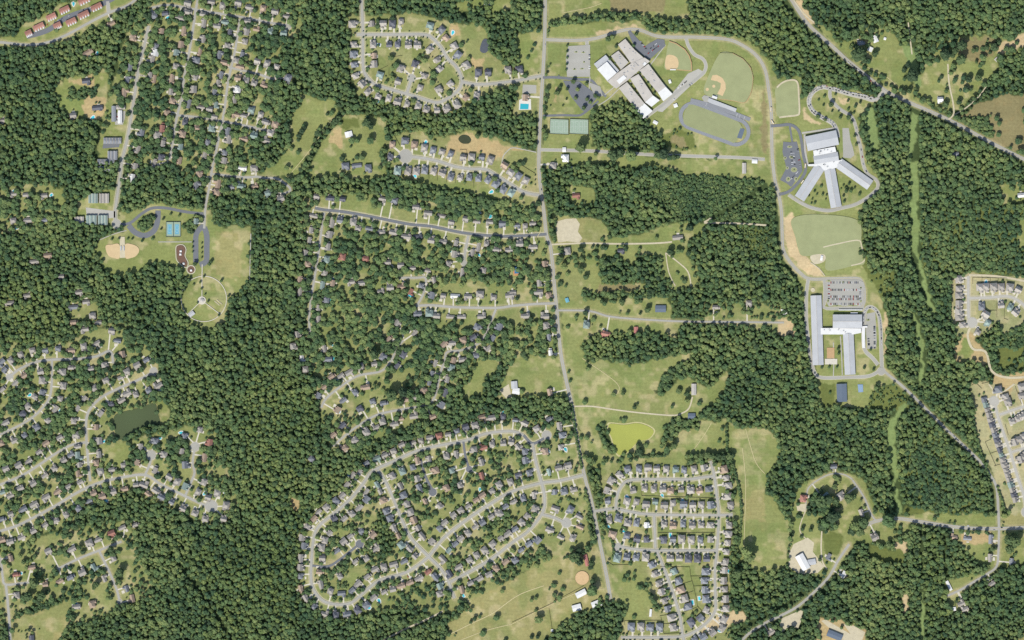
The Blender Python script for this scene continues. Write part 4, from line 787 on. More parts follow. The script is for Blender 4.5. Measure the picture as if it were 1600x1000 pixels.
# the buildings' and courts' footprints also keep trees away
KEEP = ['%20 490,410 710,230 870,370 1000,590 870,740 640,560', '%ms 480,100 860,50 930,380 1310,660 1250,740 900,990 770,990 440,930 330,850 500,450', '%es 360,330 500,330 520,500 1010,500 1010,820 900,830 930,1000 380,1000', '%et 230,0 770,0 770,530 230,410']
for s_ in KEEP: fill(block, GP(s_[1:3], s_[4:]), True)
POND1 = GP('02', '718,595 800,565 870,550 965,520 985,580 1000,650 940,655 860,685 800,730 740,750 725,720 712,660')
POND2 = GP('22', '610,650 700,655 780,645 840,660 880,685 882,710 850,745 800,755 770,775 730,820 690,840 665,842 640,800 625,740 608,700')
POND3 = [(716, 217), (722, 211), (731, 212), (736, 218), (733, 224), (722, 224)]
POND4 = [(752,68),(756,61),(762,62),(764,72),(762,80),(756,83),(750,79)]
stroke(block, [(909.5, 903), (909.6, 903)], 28, True)
for p in (POND1, POND2, POND3, POND4): fill(block, p, True)

# ------------------------------------------------------------------ single trees, hand placed: frame, where they stand, then x,y,r(quarter px)
SINGLE = [
 ('20','along the west edge of school car park','345,285,9 345,322,9 345,360,9 342,402,9 338,438,8'),
 ('20','on the lawn and islands of the triangular dark car park','300,545,14 282,582,20 345,555,12 383,510,16 410,560,16 465,525,12 470,620,13 450,675,17 520,600,16 540,610,12 488,640,12 398,612,13 340,620,7 318,660,7 240,660,6'),
 ('20','on the grass north of the high school','600,245,20 625,235,20 650,292,13 760,285,12 775,215,12 720,470,8'),
 ('20','along the grey lane south of the tennis courts','430,925,38 525,962,16 630,975,38 670,960,34 740,975,38 910,970,30 945,965,34 1010,985,22 1035,980,16'),
 ('20','in the courtyards between the classroom wings','740,535,9 765,565,9 785,590,9 825,485,9 850,515,9 870,550,8 890,580,8 610,370,10 645,395,9 800,455,9 815,660,8'),
 ('30','in the loop of the car queue','350,605,10 315,625,8 345,658,8 392,655,17 400,695,8 440,695,7 450,735,12 502,735,19 545,665,12 575,640,10 500,685,9 498,632,8 310,730,14 355,750,12 535,705,9 520,765,11 540,850,11 550,905,11 420,590,9'),
 ('30','on the north-eastern farmland','560,345,50 600,380,24 480,215,38 540,205,30 395,160,24 640,190,26 665,340,24 625,385,18 1100,350,36 1150,280,24 1205,290,36 1200,375,36 1165,320,22 1365,300,18 1410,300,28 1385,330,14 890,480,45 850,440,18 1110,570,16 1265,560,14 1190,640,20 1105,655,22 850,495,14 1250,500,22 1310,490,24 845,580,20 880,570,18 1300,390,12 1160,440,14'),
 ('31','in the fan-shaped school courtyards','330,165,11 290,195,8 305,215,7 340,215,9 365,220,7 275,245,7 270,270,7 290,270,10 360,245,6 255,225,6 505,150,10 488,195,14 515,195,12 485,175,9 540,175,8 470,225,8 470,160,7 570,215,11 475,260,10 455,180,6'),
 ('32','around the third school','335,295,11 380,295,9 430,295,9 600,298,10 658,310,10 438,180,11 440,210,10 385,455,9 640,185,9'),
 ('22','in the east pasture around the farm drive','765,545,16 780,530,10 1090,460,20 1092,505,18 1170,522,16 465,515,8 1010,785,22 990,800,16 735,845,20 740,875,15 795,825,26 805,845,18 785,775,14 675,885,12 455,855,18 480,870,22 510,885,18 480,920,18 485,960,20 490,900,16'),
 ('22','in the tree line south of the pasture','570,875,12 590,878,13 620,882,13 850,855,12 880,850,13 910,848,13 935,848,11 1090,850,16 1120,848,18 1150,850,18 1180,848,20 1215,845,24 1250,850,22 1285,855,22 1320,855,20 1355,850,24 1375,845,20 1340,700,10 1340,730,10 1340,765,10 1340,800,10'),
 ('23','in the long field and pasture','1460,445,42 1480,475,38 1400,580,34 165,870,28 148,738,13 160,978,14 150,815,12 505,685,36 505,630,22 490,700,26 415,440,24 392,480,34 420,510,30 470,420,18 492,515,20 492,545,18'),
 ('21','along the dirt lane and meadow','502,545,12 530,545,12 985,575,22 1000,600,14 1035,570,18 685,885,22 690,900,14 845,935,22 720,960,12 460,955,20 800,960,12 1110,425,26 1055,425,12 610,480,20 705,545,14 430,560,22 300,620,26 430,685,24 460,730,20 325,665,24'),
 ('21','in the roadside row','145,60,5 145,95,5 145,125,5 145,155,5 165,270,22 215,250,14'),
 ('33','on the farm by the south-east junction','745,250,46 770,280,28 395,230,38 425,220,30 350,270,36 330,290,28 590,265,34 540,290,32 520,320,28 570,320,32 215,305,15 265,310,15 415,40,20 325,130,40 370,120,34 420,130,26 500,110,34 530,100,24 1500,370,36 1540,380,34 1500,430,34 1520,410,30 1300,320,12 1250,315,10 1360,325,14 1400,430,16 1420,425,12 140,350,9 350,580,16'),
 ('01','around the park circle and ball fields','1210,780,9 1252,765,9 1260,805,8 1282,840,7 1300,885,9 1235,893,8 1385,755,10 1430,850,9 1432,882,11 1368,970,9 1275,728,9 700,495,9 742,495,9 800,493,8 828,493,8 890,505,10 955,493,11 1008,432,8 1020,370,10 1068,338,9 1120,350,10 1205,515,7 1205,545,7 1205,575,7 1262,520,6 1262,550,6 1262,580,6 1262,610,6 1220,650,14 1320,635,12 1310,650,14'),
 ('10','in the western meadow','290,820,20 270,850,18 305,800,14 265,875,14 355,920,14 385,910,14 340,985,24 500,760,22 520,740,20 480,770,16 715,880,26 635,880,18 690,770,30 720,790,24 400,845,12 425,815,12 445,790,12 370,870,12'),
 ('12','on the lawns by the wooded streets','820,380,24 740,405,12 900,510,30 850,470,38 920,450,36 960,450,26 1020,480,26 740,215,34 640,290,26 1130,820,10'),
 ('03','on the south-west lawns','225,470,15 240,440,10 215,425,9 150,510,18 130,470,20 695,430,24 755,575,32 605,650,22 590,670,16 570,628,9 695,735,16 180,725,34 265,720,28 220,640,38 95,795,8 115,945,6 135,948,6 160,942,7 185,935,13 205,950,13 245,932,6 500,420,20 640,340,22'),
 ('31','behind the school fields','645,710,9 645,760,8 690,690,10 720,720,12 700,740,9 740,830,7 755,830,7 675,745,8'),
]
sing = []
for fr, where, s_ in SINGLE:
    L = []
    for t in s_.split():
        x, y, r = map(float, t.split(',')); gx_, gy_ = G(fr, x, y); L.append((gx_, gy_, r/4))
    L.sort(); sing.append((where, L))
SIZEW = lambda r: 'small' if r < 2.7 else 'medium-sized' if r < 5 else 'large'
TRK = MB()
for k in range(7):
    pass
def trunk_mesh():
    bm = bmesh.new(); n = 7
    rings = []
    for z, r in ((0, .5), (.35, .34), (.7, .27), (1.0, .16)): rings.append([bm.verts.new((r*math.cos(6.283*i/n), r*math.sin(6.283*i/n), z)) for i in range(n)])
    for a, b in zip(rings, rings[1:]):
        for i in range(n): bm.faces.new([a[i], a[(i+1) % n], b[(i+1) % n], b[i]])
    for j in range(4):                    # limbs
        an = j*1.7; c = Vector((0, 0, .6)); e = Vector((math.cos(an)*3.2, math.sin(an)*3.2, 1.25))
        p = [bm.verts.new(c+Vector((.13*math.cos(2.1*i), .13*math.sin(2.1*i), 0))) for i in range(3)]; q = [bm.verts.new(e+Vector((.04*math.cos(2.1*i), .04*math.sin(2.1*i), 0))) for i in range(3)]
        for i in range(3): bm.faces.new([p[i], p[(i+1) % 3], q[(i+1) % 3], q[i]])
    m = bpy.data.meshes.new('trunk'); bm.to_mesh(m); bm.free(); m.materials.append(mt['trunk']); return m
TM = trunk_mesh(); ntree = 0
extra = []
for where, L in sing:
    for i, (x, y, r) in enumerate(L):
        stroke(block, [(x, y), (x+.1, y)], 2*r, True)
        if ntree >= 296 and r < 2.2: extra.append((x, y, r*S*.95, r*S*.5)); continue
        ntree += 1
        X, Y, _ = W(x, y); rr = r*S*1.05; o = empty('tree', (X, Y, 0), R.uniform(0, 6.28))
        ht = max(1.2, rr*.75)
        tag(o, '%s tree %s, %s from west' % (SIZEW(r), where, ordn(i+1)), 'tree', 'single trees on open ground')
        t = part('trunk', TM, o); k = rr*.12; t.scale = (k, k, ht+rr*.5)
        c = part('crown', R.choice(CD if R.random() < .7 else CM), o); c.location = (0, 0, ht); c.scale = (rr*R.uniform(.92, 1.1), rr*R.uniform(.92, 1.1), rr*R.uniform(.95, 1.35))

# ------------------------------------------------------------------ woods and yard trees
low = vnoise(14, 21)*.6+vnoise(5, 22)*.4
pts = []; yard = []
step = 4.5
rows = int(RH/(step*.87))
for j in range(rows):
    for i in range(int(RW/step)):
        x = (i+.5*(j % 2))*step+R.uniform(-2.3, 2.3); y = j*step*.87+R.uniform(-2.3, 2.3)
        xi, yi = int(x), int(y)
        if not (0 <= xi < RW and 0 <= yi < RH): continue
        d = dens[yi, xi]
        if d <= 0 or block[yi, xi]: continue
        s_ = size[yi, xi]
        if d < .95:
            if low[yi, xi] > .5+(d-.5)*.75+R.uniform(-.22, .22): continue
            yard.append((x-MX, y-MY, R.choice((R.uniform(2.8, 4.5), R.uniform(4.5, 8), R.uniform(4.6, 7)))*(s_+.2), R.uniform(2, 6.5)*(s_+.1))); continue
        if R.random() < .05: continue
        big = R.random(); rr = (R.uniform(3.3, 5.3) if big < .8 else R.uniform(5.3, 8.0))*s_
        pts.append((x-MX, y-MY, rr, (R.uniform(5, 9) + (3 if big > .8 else 0) + (low[yi, xi]-.5)*13)*min(1, s_+.1)))
for x, y, r, z in pts[:0]: pass
# smaller trees fill the young stands more tightly
for j in range(int(RH/2.6)):
    for i in range(int(RW/2.6)):
        x, y = i*2.6+R.uniform(-.9, .9), j*2.6+R.uniform(-.9, .9); xi, yi = min(int(x), RW-1), min(int(y), RH-1)
        s_ = size[yi, xi]
        if s_ <= .7 and dens[yi, xi] > .3 and not block[yi, xi] and R.random() < dens[yi, xi]*.8: yard.append((x-MX, y-MY, R.uniform(2.6, 4)*(s_+.2), R.uniform(2, 4)))
# little street trees of the newer neighbourhoods, in pairs of rows along the kerbs
for desc, w, m, sw, p in roads:
    if desc.startswith(('north neighbourhood', 'short central', 'grid')):
        for off in ((w/2+2.6), -(w/2+2.6)):
            for a, b in zip(p[::2], p[2::2]):
                L = math.dist(a, b) or 1; nx, ny = -(b[1]-a[1])/L, (b[0]-a[0])/L
                if R.random() < (.62 if desc.startswith('north') or desc.startswith('short') else .4): yard.append((a[0]+nx*off+R.uniform(-.5, .5), a[1]+ny*off+R.uniform(-.5, .5), R.uniform(1.7, 2.6) if not desc.startswith('grid') else R.uniform(2, 4), 1.6))
# garden trees by the houses
for h in houses:
    for _ in range(R.choice((0, 1, 1, 2)) if h['fr'] in NEWF else R.choice((1, 2, 2, 3))):
        a = R.uniform(0, 6.28); d = R.uniform(7.5, 10.5); x, y = h['x']+d*math.cos(a), h['y']+d*math.sin(a)
        xi, yi = int(x+MX), int(y+MY)
        if 0 <= xi < RW and 0 <= yi < RH and not block[yi, xi]: yard.append((x, y, R.uniform(1.8, 4.2), R.uniform(1.5, 3)))
yard += extra
for s_ in HEDGES:
    p = smooth_line(PP(s_), 2.4)
    for a in p:
        for _ in (0, 1): yard.append((a[0]+R.uniform(-1.3, 1.3), a[1]+R.uniform(-1.3, 1.3), R.uniform(2.2, 4.4), R.uniform(2, 4)))
TOP = .72
for fr, x, y, rx, ry in ISLANDS:
    gx_, gy_ = G(fr, x, y); mb = MB(); disc(mb, gx_, gy_, rx+.35, TOP+.01, ry=ry+.35); tag(mb.build('island_kerb', mt['walk']), kind='structure')
    mb = MB(); disc(mb, gx_, gy_, rx, TOP+.03, ry=ry); tag(mb.build('planted_island', mt['turf']), kind='structure')
    yard.append((gx_, gy_, R.uniform(1.2, 1.9), 1.5))
SEEDS = [(60,150,'north-west corner behind the apartment road'),(300,600,'west valley east of the pond'),(480,120,'strip west of the north neighbourhood'),(440,640,'broad central valley'),
 (300,900,'south-west hillside'),(620,990,'southern edge below the horseshoe street'),(700,185,'band south of the north neighbourhood'),(970,195,'grove beside the high school'),
 (1150,20,'north side of the school loop road'),(1010,310,'block south of the grey lane'),(1150,450,'block west of the third school'),(1150,560,'slope east of the pasture'),
 (1400,330,'belt east of the fan-shaped school'),(1530,320,'eastern woods beside the green corridor'),(1500,60,'north-east corner beyond the highway'),(1350,700,'woods south of the third school'),
 (1480,720,'woods west of the south-east avenue'),(1380,930,'south-east corner woods'),(1560,950,'woods around the lower lane'),(900,980,'grove by the white barns'),(1190,930,'wood beside the south road'),(560,440,'wooded neighbourhood in the middle'),(120,470,'western houses'),(660,5,'top edge above the north neighbourhood'),(1500,240,'strip along the north-east highway')]
SP = np.array([s_[:2] for s_ in SEEDS], float); groups = {}
for q in pts: groups.setdefault(int(((SP-(q[0], q[1]))**2).sum(1).argmin()), []).append(q)
ol = np.zeros((RH, RW), bool)
for s_ in OLIVE: fill(ol, PP(s_), True)
ol = ol[sy, sx]
for k, L in list(groups.items()):
    o_ = [q for q in L if R.random() < (.45 if ol[min(RH-1, int(q[1]+MY)), min(RW-1, int(q[0]+MX))] else .06)]; s2 = set(o_); rest = [q for q in L if q not in s2]
    dk = [q for q in rest if R.random() < .16]; s3 = set(dk); groups[k] = [q for q in rest if q not in s3]
    if o_: canopy('forest', o_, 'lighter olive trees mixed in the woodland, %s' % SEEDS[k][2], NGO)
    if dk: canopy('forest', dk, 'darkest trees mixed in the woodland, %s' % SEEDS[k][2], NGD)
for k, L in groups.items(): canopy('forest', L, 'dense mixed green woodland, %s' % SEEDS[k][2])
yd = yard[::4]; canopy('yard_tree_cover', yd, 'darker garden trees scattered between the houses', NGD)
canopy('yard_tree_cover', [q for i, q in enumerate(yard) if i % 4], 'garden and street trees scattered between the houses')
print('trees', len(pts), len(yard), 'single', ntree, 'houses', len(houses), NH)

# ------------------------------------------------------------------ ponds
sheet('pond', POND1, mt['pondw'], smooth_=3, label='dark green pond'); sheet('pond', POND2, mt['ponda'], smooth_=2, label='yellow-green pond')
sheet('pond_shore', [(x+(x-985)*.07, y+(y-685)*.09) for x, y in POND2], mat('pond_mud', (196,190,140)), z=.07, smooth_=2)
sheet('pond_shore', [(x+(x-215)*.025, y+(y-660)*.03) for x, y in POND1], mat('pond_bank', (160,156,104)), z=.07, smooth_=3)
sheet('pond', POND3, mat('murky_water', (70,76,56), rough=.3), smooth_=2); sheet('pond', POND4, mat('basin_water', (92,98,106), rough=.3), smooth_=2)

# ------------------------------------------------------------------ school buildings
def roofed(mb_w, mb_r, x0, y0, x1, y1, hw, h, rise, rot=None):   # px centre line
    X0, Y0, _ = W(x0, y0); X1, Y1, _ = W(x1, y1); L = math.hypot(X1-X0, Y1-Y0); a = math.atan2(Y1-Y0, X1-X0); cx, cy = (X0+X1)/2, (Y0+Y1)/2
    mb_w.box(cx, cy, L, hw*2*S, 0, h, rot=a)
    if rise > .2: mb_r.gable(cx, cy, L, hw*2*S, h, rise, rot=a, ov=.6)
    else: mb_r.box(cx, cy, L+.8, hw*2*S+.8, h, h+.5, rot=a)
def hsP(s_): return ccw(wxy(GP('hs', s_)))
def building(name, label, cat): X = empty(name, (0, 0, 0)); return tag(X, label, cat)
def wallroof(root, h, pts, m, name='roof', wall='wall', par=.5):
    a = MB(); a.prism(pts, 0, h); a.build(wall, mt['wall'], root)
    b = MB(); cx = sum(p[0] for p in pts)/len(pts); cy = sum(p[1] for p in pts)/len(pts)
    b.prism([(cx+(x-cx)*1.008, cy+(y-cy)*1.008) for x, y in pts], h+.003, h+par); return b.build(name, m, root)
def seams(root, pts_pair, n, z, m, wd_=.25):
    (a0, a1), (b0, b1) = pts_pair
    for i in range(1, n):
        t = i/n; p = (a0[0]+(b0[0]-a0[0])*t, a0[1]+(b0[1]-a0[1])*t); q = (a1[0]+(b1[0]-a1[0])*t, a1[1]+(b1[1]-a1[1])*t)
        mb = MB(); L = math.dist(p, q); mb.box((p[0]+q[0])/2, (p[1]+q[1])/2, L, wd_, z, z+.12, rot=math.atan2(q[1]-p[1], q[0]-p[0])); mb.build('roof_seam', m, root)
def units(root, pts, n, z, seed):          # rooftop air handlers
    r = random.Random(seed); xs = [p[0] for p in pts]; ys = [p[1] for p in pts]; cx, cy = sum(xs)/len(xs), sum(ys)/len(ys)
    for i in range(n):
        a, b = r.choice(pts), r.choice(pts); t, u = r.random(), r.uniform(.3, .75); x = cx+((a[0]*t+b[0]*(1-t))-cx)*u; y = cy+((a[1]*t+b[1]*(1-t))-cy)*u
        mb = MB(); mb.box(x, y, r.uniform(2, 3.6), r.uniform(1.6, 2.4), z, z+1.5, rot=.7); mb.build('air_handler', mt['metal'], root)
hsb = building('high_school', 'sprawling high school with tan flat roofs and parallel diagonal wings', 'school building')
WING = [('1005,240 1095,170 1160,250 1215,310 1340,420 1200,500 1150,450', 7.5, 'tan'), ('918,382 1008,318 1135,462 1042,552', 6.5, 'flat'), ('704,482 850,370 1018,565 872,700', 6.2, 'metal')]
for s_, h, m in WING: p = hsP(s_); wallroof(hsb, h, p, mt[m]); units(hsb, p, 5, h+.5, len(s_))
gym = hsP('745,550 865,455 985,595 872,690'); wallroof(hsb, 10.5, gym, mt['wmem'], 'gym_roof', 'gym_wall')
sp = hsP('875,700 990,600 1180,465 1335,405 1400,450 1340,500 1120,690 985,790 930,750'); wallroof(hsb, 8.2, sp, mt['tan']); units(hsb, sp, 14, 8.7, 5)
for s_, h, m in (('985,690 1075,620 1110,660 1020,735', 10, 'wmem'), ('1190,480 1220,462 1250,500 1215,520', 9.6, 'flat'), ('1310,480 1340,455 1365,480 1330,510', 9.4, 'wmem')):
    wallroof(hsb, h, hsP(s_), mt[m], 'raised_roof')
def t20(s_): return ccw(wxy(GP('20', s_)))
for s_, w_ in (('668,552 718,515 828,648 778,690', '778,690 828,648 878,695 820,742'), ('738,492 790,465 880,598 832,640', '832,640 880,598 922,628 872,668'), ('795,442 852,402 960,545 912,580', '912,580 960,545 1002,588 945,634')):
    p = t20(s_); wallroof(hsb, 6.8, p, mt['tan']); units(hsb, p, 5, 7.3, len(w_)+3); wallroof(hsb, 7.0, t20(w_), mt['wmem'])
msb = building('middle_school', 'fan-shaped grey metal-roofed school with three radiating wings', 'school building')
def zP(fr, s_): return ccw(wxy(GP(fr, s_)))
w_, r_ = MB(), MB(); roofed(w_, r_, *G('ms', 478, 200), *G('ms', 862, 120), 11.2, 8.5, 3.4); w_.build('wall', mt['brick'], msb); r_.build('roof', mt['metal'], msb)
w_, r_ = MB(), MB(); roofed(w_, r_, *G('ms', 572, 402), *G('ms', 872, 355), 6.4, 7, 2.4); w_.build('wall', mt['brick'], msb); r_.build('roof', mt['metal'], msb)
p = zP('ms', '562,285 832,235 848,300 572,352'); wallroof(msb, 8, p, mt['wmem']); units(msb, p, 8, 8.5, 3)
p = zP('ms', '500,455 600,450 880,405 925,400 885,455 845,500 770,520 700,530 640,480 500,478'); wallroof(msb, 6, p, mt['wmem']); units(msb, p, 5, 6.5, 9)
for a in ((645, 490, 392, 882), (768, 520, 850, 990), (882, 440, 1272, 715)):
    w_, r_ = MB(), MB(); roofed(w_, r_, *G('ms', a[0], a[1]), *G('ms', a[2], a[3]), 8.2, 5.2, 2.6); w_.build('wall', mt['brick'], msb); r_.build('roof', mt['metal'], msb)
esb = building('elementary_school', 'long pale metal-roofed school with main block and two southward wings', 'school building')
for a in ((1274.5, 462, 1278, 570, 8.2, 6, 2.6), (1325, 521, 1328, 585, 8, 6, 2.4)):
    w_, r_ = MB(), MB(); roofed(w_, r_, *a); w_.build('wall', mt['brick'], esb); r_.build('roof', mt['metal'], esb)
w_, r_ = MB(), MB(); roofed(w_, r_, 1301, 502, 1346, 502, 10.2, 9, 3); w_.build('wall', mt['brick'], esb); r_.build('roof', mt['metal'], esb)
p = zP('es', '468,742 640,740 1000,745 1000,800 900,820 468,820'); wallroof(esb, 6.4, p, mt['wmem']); units(esb, p, 7, 6.9, 8)
for s_ in ('720,508 1020,508 1020,520 720,520', '870,545 960,545 960,562 870,562', '1010,715 1080,715 1080,735 1050,735 1050,990 1015,990'):
    a = MB(); a.prism(zP('es', s_), 3.2, 3.6); o = a.build('canopy', mt['wmem'], esb)
for bl, a in ((msb, (645, 490, 392, 882)), (msb, (768, 520, 850, 990)), (msb, (882, 440, 1272, 715))):
    p0, p1 = G('ms', a[0], a[1]), G('ms', a[2], a[3]); X0, Y0, _ = W(*p0); X1, Y1, _ = W(*p1); mb = MB(); mb.box((X0+X1)/2, (Y0+Y1)/2, math.dist((X0, Y0), (X1, Y1)), .9, 7.7, 8.05, rot=math.atan2(Y1-Y0, X1-X0)); mb.build('ridge_cap', mt['flat'], bl)
for bl, a in ((esb, (1274.5, 462, 1278, 570, 8.55)), (esb, (1325, 521, 1328, 585, 8.35)), (esb, (1301, 502, 1346, 502, 11.95))):
    X0, Y0, _ = W(a[0], a[1]); X1, Y1, _ = W(a[2], a[3]); mb = MB(); mb.box((X0+X1)/2, (Y0+Y1)/2, math.dist((X0, Y0), (X1, Y1)), .9, a[4], a[4]+.35, rot=math.atan2(Y1-Y0, X1-X0)); mb.build('ridge_cap', mt['flat'], bl)
gymb = building('steel_gym', 'dark slate metal shed standing south of the third school', 'shed')
w_, r_ = MB(), MB(); roofed(w_, r_, 1314.5, 600, 1315.5, 627.5, 7.6, 5.5, 1.6); w_.build('wall', mt['flat'], gymb); r_.build('roof', mt['dmetal'], gymb)
# simple farm and yard buildings: label, x0,y0,x1,y1 px centre line, half width px, height, rise, roof
SHED = [('barn', 'long white-roofed barn in the south pasture below the riding ring', 900.5, 931, 915, 923.5, 4.2, 5, 1.6, 'wmem'), ('barn', 'white-roofed barn nearest the main road end', 925, 946, 939, 940.5, 4.6, 5, 1.6, 'wmem'), ('barn', 'pinkish-white barn west of the other two', 894.5, 951, 907.5, 947.5, 4.6, 5, 1.6, 'wmem'),
 ('arched_shed', 'long white arched-roof warehouse on the gravel yard', 1248, 867, 1260, 889, 6.4, 6, 3, 'wmem'), ('shed', 'blue-grey annexe joined beside the arched warehouse', 1262, 879, 1274, 877, 4.2, 4, 1, 'metal'),
 ('workshop', 'dark teal-roofed workshop at the bottom edge', 1293, 988, 1315, 997, 5, 5, 1.6, 'dmetal'), ('barn', 'blue-white roofed barn west of the main road field', 803, 596, 804, 607, 4.6, 5, 1.5, 'metal'), ('barn', 'white-roofed annexe beside the blue-white barn', 801, 610, 812, 612, 4.5, 4.5, 1, 'wmem'),
 ('shed', 'large white shed in the western meadow', 544, 206, 546, 214, 5.4, 4, 1.4, 'wmem'), ('barn', 'navy-roofed barn with white apron beside the eastward lane', 1024, 482.5, 1040, 482.5, 5, 5, 1.8, 'dmetal'),
 ('trailer_home', 'long white trailer roof at the edge of the wood', 888, 262, 902, 262.5, 1.5, 3.4, .5, 'wmem'), ('trailer_home', 'white trailer standing in the garden near bottom', 1017, 952, 1016, 963, 1.4, 3.4, .5, 'wmem'),
 ('farmhouse', 'long grey-roofed farmhouse at the end of the gravel drive', 1084, 600, 1084, 617, 3.4, 4, 2, 'flat'), ('barn', 'grey barn south of the long farmhouse', 1075, 650, 1086, 650, 4, 4, 1.8, 'dmetal'),
 ('farmhouse', 'salmon-roofed long building above the eastern wood', 993.5, 511, 994, 525, 3, 4, 1.6, 'red'), ('farmhouse', 'pink-roofed house at the pasture’s north edge', 939, 523, 950, 524, 3.6, 4, 1.8, 'red'),
 ('barn', 'rust-red roofed stable west of the main road', 914, 867, 918, 884, 2.6, 4, 1.4, 'red'), ('farmhouse', 'white-roofed house on the north-east farmland', 1365, 56, 1369, 66, 3.8, 4, 1.5, 'wmem'), ('farmhouse', 'white house beneath the large farmland oak', 1358, 80, 1361, 74, 3.4, 4, 1.5, 'wmem'),
 ('shed', 'small white shed on the north-east farmland', 1381, 60, 1384, 61, 1.8, 3, .8, 'wmem'), ('trailer_home', 'grey trailer home by the dark far-eastern wood', 1355+200, 95, 1564, 86, 2.6, 3.4, .8, 'flat'),
 ('farmhouse', 'grey-roofed long house near the school loop road', 1162.5, 255, 1162.5, 271, 2.8, 4, 1.8, 'flat'), ('shed', 'white shed near the school loop road', 1175, 252, 1183, 252.5, 2.8, 3, 1, 'wmem'),
 ('shed', 'white utility hut beside the school fields', 1282, 403, 1285, 403.5, 3.6, 3.4, .9, 'wmem'), ('shed', 'white-roofed garage right of the wooded lane', 1222, 488, 1228, 485, 4.6, 4, 1, 'wmem'), ('shed', 'small white hut on the campus south of the wings', 1053, 166, 1058, 164, 2.6, 3, .8, 'wmem'),
 ('shed', 'white hut beside the small baseball field', 1045, 128, 1048, 127, 2.6, 3, .8, 'wmem'), ('portable_classroom', 'cream portable classroom on the southern campus grass', 1021, 190, 1027, 193, 2.2, 3, .6, 'wmem'),
 ('shed', 'white-roofed house along the grey service lane', 879, 234, 884, 234, 3.4, 3.4, 1.4, 'wmem'), ('house', 'grey-roofed house opposite the entrance street', 864, 254, 864, 262, 4, 4, 2, 'flat'), ('trailer_home', 'white trailer beside the lower lane', 1479, 908, 1486, 922, 2, 3.4, .5, 'wmem'),
 ('shed', 'white-roofed shed among the bottom-right trees', 1486, 952, 1493, 951, 2.6, 3.4, .8, 'wmem'), ('shed', 'small white building in the top-centre clearing', 757, 5, 768, 6, 2.4, 3.4, .8, 'wmem'), ('clubhouse', 'tan-roofed pool clubhouse beside the main road', 816, 152, 826, 152, 4, 4, 1.8, 'tan'),
 ('shed', 'teal-roofed shed behind the roadside trees', 885, 466, 887, 472, 2.4, 3, .8, 'courtb'), ('shed', 'tiny white shed in the bottom pasture', 861, 985, 864, 985, 1.5, 2.6, .6, 'wmem'), ('hut', 'white park restroom roof by the circle', 1174.5/4, 0, 0, 0, 0, 0, 0, '')]
mt['red'] = mat('red_metal_roof', (184,126,118), .06, .2)
for nm, lb, x0, y0, x1, y1, hw, hh, rs, m in SHED:
    if not hh: continue
    b = building(nm, lb, nm.replace('_', ' ')); w_, r_ = MB(), MB(); roofed(w_, r_, x0, y0, x1, y1, hw, hh, rs); w_.build('wall', mt['wall'], b); r_.build('roof', mt[m], b)
# apartments with red roofs, townhouses, flats
for i, (x, y, L) in enumerate([(45,52,10),(61,42,17),(80.5,26.5,15),(101,15.5,16),(90,40,12),(111.5,34,16),(131,23,17),(151,11,17),(132,1,18)]):
    b = building('apartment_block', 'red-roofed apartment block, %s from the lower left around the dark car park' % ordn(i+1), 'apartment block'); a = math.radians(25); dx, dy = math.cos(a)*L/2, -math.sin(a)*L/2
    w_, r_ = MB(), MB(); roofed(w_, r_, x-dx, y-dy, x+dx, y+dy, 4.0, 6, 2); w_.build('wall', mt['wall'], b); r_.build('roof', rm['r'], b)
    for k in range(4):
        t = (k+.5)/4*2-1; X, Y, _ = W(x+dx*t+3.4*math.sin(a), y+dy*t+3.4*math.cos(a)); g = MB(); g.gable(X, Y, 3.4, 6.4, 5.6, 1.7, ax='y', rot=a); g.build('porch_roof', mt['wmem'], b)
TH = [(146,310,15,15,'n'),(163,310,15,15,'g'),(124,344,15,11,'g'),(143,344,17,15,'n'),(161,344,15,15,'n'),(166,253,27,8,'b'),(166,264,27,8,'b'),(178,178,6,24,'b'),(189,168,14,6,'g'),(176,220,28,9,'b'),(176,243,15,14,'b'),(188,183,6,20,'w')]
for i, (x, y, w2, d2, c) in enumerate(TH):
    b = building('townhouse_block', '%s-roofed townhouse block, %s in the list down the long western avenue' % (ROOF[c][0], ordn(i+1)) if 0 else '%s-roofed townhouse block, about %s' % (ROOF[c][0], ['left of the upper pair by the turning circle','right of the upper pair by the turning circle','leftmost of the lower row near the turning circle','middle of the lower row near the turning circle','right of the lower row near the turning circle','upper of the two long rows midway down','lower of the two long rows midway down','tall narrow one west of the grey court','short one at the top of the grey court','long row south of the oval garden','square one below the long row','pale carport row inside the grey court'][i]), 'townhouse')
    X, Y, _ = W(x, y); w_, r_ = MB(), MB(); w_.box(X, Y, w2*S, d2*S, 0, 6); w_.build('wall', mt['wall'], b)
    if w2 > 10:
        n = max(2, round(w2/5))
        for k in range(n): r_ = MB(); r_.gable(X-w2*S/2+(k+.5)*w2*S/n, Y, w2*S/n-1.2, d2*S, 6, 2.4, ax='y' if d2 > 9 else 'x', ov=.3, hip=1.0); r_.build('roof', rm[c], b)
    else: r_.gable(X, Y, w2*S, d2*S, 6, 2.2, ax='y' if d2 > w2 else 'x'); r_.build('roof', rm[c], b)

